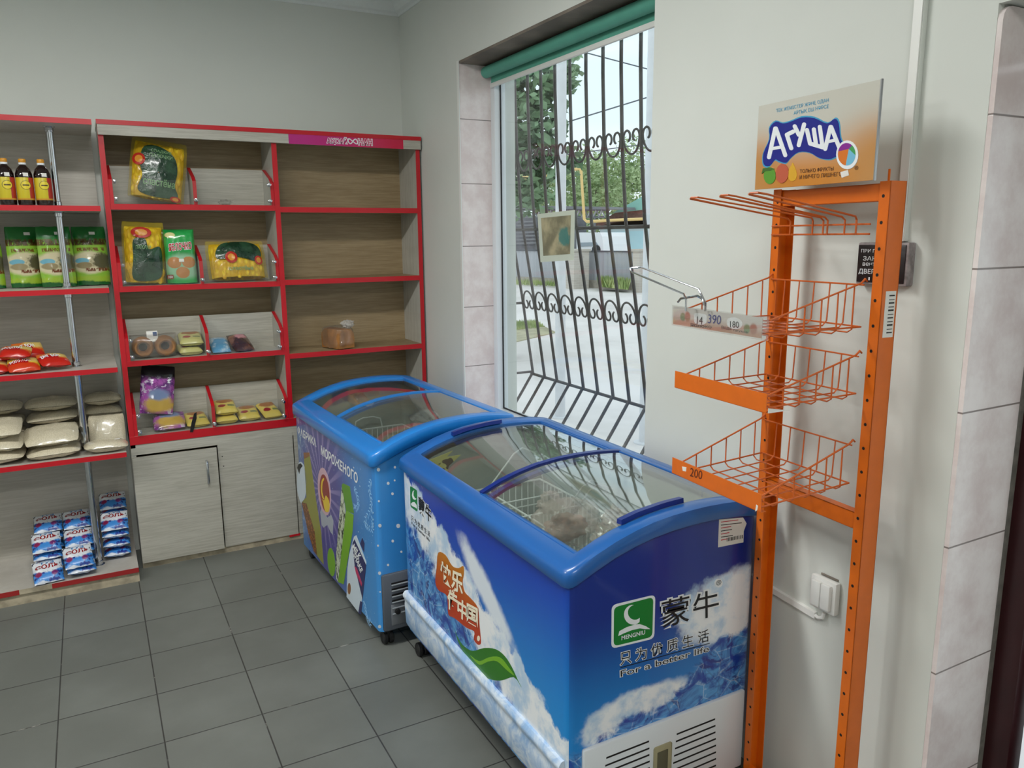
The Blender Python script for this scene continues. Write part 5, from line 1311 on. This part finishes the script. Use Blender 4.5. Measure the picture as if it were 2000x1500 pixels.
# ---- goods in the cabinet trays
ymat = Art('yellow_corn_puffs', .5); v_ = ymat.vor(46, 'F1', (1, 1, .6)); ymat.bump(v_, .5, .01)
M['corn'] = ymat.done(ymat.mix(ymat.ss(v_, .15, .55), C(252, 220, 50), C(220, 170, 20)))
M['yfilm'] = filmy('yellow_tinted_film', C(236, 210, 50), .22, .1)
def cornbag(nm, lab, loc, rot, w, h, t, seed, green, badge, words_):
    r = thing(nm, lab, 'corn puffs', loc, rot, 'corn puff bags')
    mb, f0 = pillow(w*.90, h*.90, t*.95, 20, 24, .004, seed, bot=.1); 
    for v in mb.bm.verts: v.co.z += h*.02
    rn = random.Random(seed); 
    cp = obj('corn_puffs', mb, M['corn'], r)
    fm_, fs_ = pillow(w, h, t, 22, 26, .006, seed+.5, bot=.1)
    obj('film', fm_, M['yfilm'], r)
    lump = MB()
    for k in range(40):
        x, z = rn.uniform(-.42, .42)*w, rn.uniform(.06, .84)*h; q = f0(Vector((x, 0, z-h*.02)))
        lump.blob((x, q.y+.008, z), (.014, .012, .026), 8, 6)
    lo_ = obj('puff_pieces', lump, M['corn'], cp); lo_['kind'] = 'stuff'
    def fr_(p): return fs_(p)+Vector((0, -.004, 0))
    def patch(name, pts, m_, extra=0.):
        P = spline([(x*w, 0, z*h) for x, z in pts], 4); c = sum(P, Vector())/len(P); mb2 = MB()
        rings = [[fr_(c.lerp(p, s))+Vector((0, -extra-.001, 0)) for p in P] for s in (.02, .25, .5, .75, 1.)]
        mb2.loft(rings, cap=False); return obj(name, mb2, m_, r)
    gm_ = bpy.data.materials.get('dark_green_print') or None
    if not gm_:
        a = Art('dark_green_print', .18, coat=.4); a.bump(a.noise(26, 4, rough=.6), .5, .012); gm_ = a.done(a.mix(a.ss(a.noise(15, 3), .4, .6), C(20, 52, 34), C(44, 78, 54)))
    patch('printed_shape', green, gm_)
    rb_ = bpy.data.materials.get('red_badge') or mat('red_badge', C(190, 40, 26), .3); oy = bpy.data.materials.get('amber_badge') or mat('amber_badge', C(226, 150, 50), .3)
    for (x, z, rx, rz) in badge:
        patch('badge', [(x+rx*math.cos(t_), z+rz*math.sin(t_)) for t_ in [2*PI*i/8 for i in range(8)]], rb_, .0015)
        patch('badge_centre', [(x+.6*rx*math.cos(t_), z+.6*rz*math.sin(t_)) for t_ in [2*PI*i/8 for i in range(8)]], oy, .0025)
    gl_ = bpy.data.materials.get('pale_green_ink') or mat('pale_green_ink', C(120, 160, 110), .4)
    for s, x, z, ww, hh in words_:
        lettering('lettering', s, gl_, r, (x*w, 0, z*h), (ww*w, 0, 0), (0, 0, hh*h), .02, 0, fn=lambda p: fr_(p)+Vector((0, -.004, 0)))
    settle(r, 'D', loc[2], .04)
    return r
p = on(312, 398, 2, RZL[0])
cornbag('corn_puff_bag', 'tall upright bag of yellow corn puffs with dark green print, top shelf', (.595, .40, RZL[0]), (-.12, .16, .0), .262, .305, .11, 1.2,
        [(-.28, .82), (.0, .85), (.25, .72), (.33, .5), (.30, .25), (.36, .06), (-.05, .02), (-.34, .1), (-.28, .35), (-.34, .55)], [(-.36, .60, .11, .10), (.33, .03, .10, .045)], [('СЛАДКИЕ', -.16, .74, .36, .05), ('ПАЛОЧКИ', -.18, .66, .4, .06), ('сластёна', -.26, .2, .56, .12)])
cornbag('corn_puff_bag', 'yellow and green corn puff bag standing left of the green biscuit bag', (.508, .39, RZL[1]), (-.08, .05, .03), .198, .31, .09, 5.1,
        [(-.25, .70), (.02, .72), (.1, .55), (.36, .60), (.42, .4), (.36, .1), (.0, .03), (-.30, .08), (-.27, .4)], [(-.06, .82, .24, .09)], [('ПАЛОЧКИ', -.2, .55, .35, .06)])
cornbag('corn_puff_bag', 'corn puff bag lying sideways with dark green top, right tray', (.970, .385, RZL[1]), (-.32, 0, .06), .31, .21, .10, 8.4,
        [(-.34, .72), (-.2, .90), (.15, .93), (.36, .80), (.40, .55), (.28, .40), (.0, .50), (-.2, .46), (-.36, .5)], [(-.12, .50, .10, .15), (.34, .42, .07, .12)], [('сластёна', -.18, .16, .4, .1)])
# green biscuit bag
gb_ = thing('biscuit_bag', 'bright green square bottomed biscuit bag with red lettering', 'biscuits', (.685, .372, RZL[1]), (-.06, 0, -.02))
a = Art('bright_green_print', .2, coat=.4); n = a.noise(10, 3)
q = a.mix(a.ss(n, .35, .65), C(22, 140, 60), C(48, 172, 84)); q = a.mix(a.ell(a.x, a.z, .01, .085, .095, .062, .25), q, C(150, 196, 160))
for cx, cz in ((-.034, .105), (.034, .106), (.002, .054)): q = a.mix(a.ell(a.x, a.z, cx, cz, .033, .029, .06, jit=a.noise(90, 1), ja=.12), q, C(190, 132, 80))
q = a.mix(a.ell(a.x, a.z, -.044, .245, .024, .014, .1), q, C(220, 214, 150)); q = a.mix(a.rect(a.x, a.z, -.074, -.044, .022, .044, .004), q, C(140, 30, 30))
m_ = a.done(q); mb, fr_ = pillow(.146, .275, .08, 22, 26, .003, 15, pw=6, bot=.1, pinch=.0)
obj('pouch', mb, m_, gb_)
for mm_, off, ex in ((M['wht'], .08, 0), (M['redink'], .03, -.001)):
    lettering('lettering', 'ЯБЛОЧКО', mm_, gb_, (-.054, 0, .165), (.108, 0, .010), (0, 0, .034), off, 0, fn=lambda p, e=ex: fr_(p)+Vector((0, e, 0)))
lettering('lettering', '350', M['wht'], gb_, (-.069, 0, .027), (.020, 0, 0), (0, 0, .012), .02, 0, fn=fr_)
obj('price_sticker', MB().box(-.012, -.0445, .108, .012, -.043, .124), M['paper'], gb_, smooth=False); settle(gb_, 'D', RZL[1])
g2_ = thing('biscuit_bag', 'dark green bag tucked behind the bright green biscuit bag', 'biscuits', (.655, .478, RZL[1]), (0, 0, .0))
mb, fr_ = pillow(.18, .275, .028, 16, 18, .006, 33, bot=.1); obj('pouch', mb, mat('deep_green_film', C(14, 70, 36), .2, coat=.3), g2_); settle(g2_, 'D', RZL[1])
# ring loaves
rl = thing('bread_ring_pack', 'clear pack of two brown ring loaves with a white label', 'bread', (.520, .395, RZL[2]), (0, 0, .02))
crust = mat('brown_crust', C(176, 118, 58), .6, vary=.35, vs=14, bump=.2, bs=30, bd=.004)
for x in (-.053, .053):
    rr = MB(); rings = []
    for i in range(28):
        t = 2*PI*i/28; c = Vector((math.cos(t), 0, math.sin(t)))
        rings.append([Vector((x, 0, .055))+c*(.037+.017*math.cos(f))+Vector((0, .055*math.sin(f), 0)) for f in [2*PI*j/14 for j in range(14)]])
    rr.loft(rings, close=True); obj('ring_loaf', rr, crust, rl)
    obj('dark_filling', MB().lathe([(.0001, -.01), (.026, -.01), (.026, .01), (.0001, .01)], (x, 0, .055), 20, 'y'), mat('dark_filling', C(50, 34, 24), .8) if x < 0 else bpy.data.materials['dark_filling'], rl)
mb, fr_ = pillow(.222, .120, .13, 18, 14, .006, 51, pw=4, pinch=0.); obj('film', mb, M['film'], rl)
obj('label', MB().box(-.030, -.070, .055, .022, -.068, .112, mtx=Matrix.Translation((0, .028, .005)) @ Matrix.Rotation(-.35, 4, 'X')), M['paper'], rl, smooth=False)
obj('label_picture', MB().box(0, -.071, .085, .019, -.0702, .107, mtx=Matrix.Translation((0, .028, .005)) @ Matrix.Rotation(-.35, 4, 'X')), mat('label_blue', C(60, 80, 120), .5), rl, smooth=False); settle(rl, 'D', RZL[2])
# biscuit packs
def bpack_mat(nm, base, br):
    a = Art(nm, .3, coat=.3); n = a.noise(40, 3)
    q = a.mix(a.m('MULTIPLY', a.ell(a.x, a.z, 0, .118, .045, .03, .1, jit=a.noise(30), ja=.8), a.ss(a.y, 0, -.004)), base, br)
    q = a.mix(a.m('MULTIPLY', a.ell(a.x, a.z, -.020, .055, .020, .017, .1), a.ss(a.y, 0, -.004)), q, C(160, 30, 36))
    q = a.mix(a.m('MULTIPLY', a.rect(a.x, a.z, .010, .045, .042, .062, .002), a.ss(a.y, 0, -.004)), q, C(120, 130, 70)); return a.done(q)
bm1, bm2 = bpack_mat('yellow_biscuit_wrapper', C(222, 200, 96), C(170, 108, 50)), bpack_mat('pale_green_biscuit_wrapper', C(204, 200, 128), C(160, 104, 56))
def bpack(lab, x, y, z, rz, m_, tilt=.0, seed=0, w=.115, h=.16, t=.042, grp='yellow biscuit packs in bottom trays'):
    mb, fr_ = pillow(w, h, t, 16, 18, .003, seed, pw=5, pinch=.0)
    r = thing('biscuit_pack', lab, 'biscuits', (x, y, z+t/2+.003), (-PI/2+tilt, 0, rz), grp)
    obj('wrapper', mb, m_, r)
    settle(r, 'D', z)
    return r
z3, z4 = RZL[2], .722
gg = 'pale green biscuit packs'
bpack('pale green biscuit pack lying underneath, beside ring loaves', .695, .335, z3, .06, bm2, .10, 1, grp=gg); bpack('pale green biscuit pack on top of another, beside ring loaves', .700, .340, z3, -.03, bm2, .22, 2, grp=gg)
bpack('yellow biscuit pack left of divider with black strip in front', .700, .335, z4, .06, bm1, .2, 3)
bpack('yellow biscuit pack lying beneath the stacked one', .845, .33, z4, .0, bm1, .08, 5); bpack('yellow biscuit pack on top of another, right of the divider', .848, .335, z4, .0, bm1, .22, 4)
bpack('yellow biscuit pack lying in the middle of right bottom tray', .965, .335, z4, .0, bm1, .2, 6); bpack('yellow biscuit pack turned aslant at right end of bottom tray', 1.094, .335, z4, .16, bm1, .3, 7, w=.10)
bs3 = MB(); B0 = [on(x, y, 1, UY-.0105) for x, y in ((371, 844), (377, 844), (384, 818), (384, 805), (379, 808), (374, 826))]
bk_ = thing('black_strip', 'black strip of tape stuck on the bottom tray front', 'strip', B0[0]); obj('strip', MB().prism(B0, (0, .0025, 0)), M['blk'], bk_, world=True, smooth=False)
# blue pack, brown pack
a = Art('light_blue_wrapper', .25, coat=.3); m1 = a.done(a.mix(a.ss(a.noise(14, 4), .45, .6), C(90, 160, 206), C(206, 226, 238)))
a = Art('brown_wrapper', .25, coat=.3); q = a.mix(a.ss(a.noise(16, 4), .45, .62), C(66, 32, 22), C(128, 80, 50)); m2 = a.done(a.mix(a.ell(a.x, a.z, .01, .125, .03, .03, .3, jit=a.noise(50), ja=1.), q, C(200, 130, 140)))
r = thing('wafer_pack', 'light blue wafer pack lying beside the brown one', 'wafers', (.845, .325, z3), (-PI/2+.35, 0, .0)); mb, f_ = pillow(.095, .17, .04, 16, 18, .005, 61); obj('wrapper', mb, m1, r); settle(r, 'D', z3)
r = thing('wafer_pack', 'brown chocolate wafer pack in third tray, right of the blue pack', 'wafers', (.965, .332, z3), (-PI/2+.42, 0, .14)); mb, f_ = pillow(.108, .17, .045, 16, 20, .005, 62); obj('wrapper', mb, m2, r); settle(r, 'D', z3)
# purple bags
def pm(nm, top):
    a = Art(nm, .2, coat=.4); n = a.noise(30, 4)
    q = a.mix(a.ss(n, .42, .6), C(96, 40, 116), C(170, 80, 170)); q = a.mix(a.ss(a.noise(24, 4, dist=1.), .56, .62), q, C(206, 190, 214))
    q = a.mix(a.ell(a.x, a.z, .01, .05, .075, .045, .3, jit=n, ja=.9), q, C(206, 170, 80)); q = a.mix(a.ell(a.x, a.z, .0, .10, .05, .03, .3, jit=n, ja=.8), q, C(120, 140, 180))
    if top: q = a.mix(a.ss(a.lin((a.z, 1.), (n, .04)), .20, .225), q, C(24, 16, 26))
    return a.done(q)
r = thing('candy_bag', 'purple candy bag slumped flat under the leaning one', 'candy bag', (.555, .325, z4), (-PI/2+.40, 0, -.05)); mb, f_ = pillow(.155, .15, .05, 18, 16, .006, 72); obj('pouch', mb, pm('purple_gold_film', 0), r); settle(r, 'D', z4)
r = thing('candy_bag', 'purple and black candy bag leaning at left end of bottom tray', 'candy bag', (.500, .39, z4), (-.22, .16, .06)); mb, f_ = pillow(.165, .255, .05, 18, 22, .005, 71, pinch=.03); obj('pouch', mb, pm('purple_black_film', 1), r)
lettering('lettering', '?', M['wht'], r, (.045, 0, .165), (.018, 0, 0), (0, 0, .03), .03, 0, fn=f_); settle(r, 'D', z4)
# bread loaf
bl_ = thing('bread_loaf', 'brown bread loaf in clear knotted bag alone on right shelf', 'bread', (1.497, .40, RZR[2]), (0, 0, .35))
lf_ = MB(); pr = [(-.068, 0), (.068, 0), (.070, .07), (.066, .105), (.045, .128), (0, .134), (-.045, .128), (-.066, .105), (-.070, .07)]
lf_.loft([[(x*k*.82, y, z*k2*.84+.002) for x, z in pr] for y, k, k2 in ((-.085, .93, .95), (-.075, 1, 1), (.075, 1, 1), (.085, .93, .95))])
obj('loaf', lf_, crust, bl_)
mb, f_ = pillow(.135, .130, .185, 18, 16, .009, 81, pw=6, pinch=0.); obj('film', mb, M['film'], bl_)
obj('gathered_neck', crumple((.03, -.06, .138), (.038, .026, .022), 31, .5, 18, 12), filmy('silvery_film', C(220, 216, 210), .45), bl_); settle(bl_, 'D', RZR[2])
# small clear scrap in top right tray
sc_ = thing('film_scrap', 'small scrap of clear film on the empty top tray floor', 'scrap', (.93, .40, RZL[0]+.006)); obj('scrap', crumple((0, 0, .008), (.035, .025, .012), 41, .6, 14, 10), M['film'], sc_); settle(sc_, 'D', RZL[0])
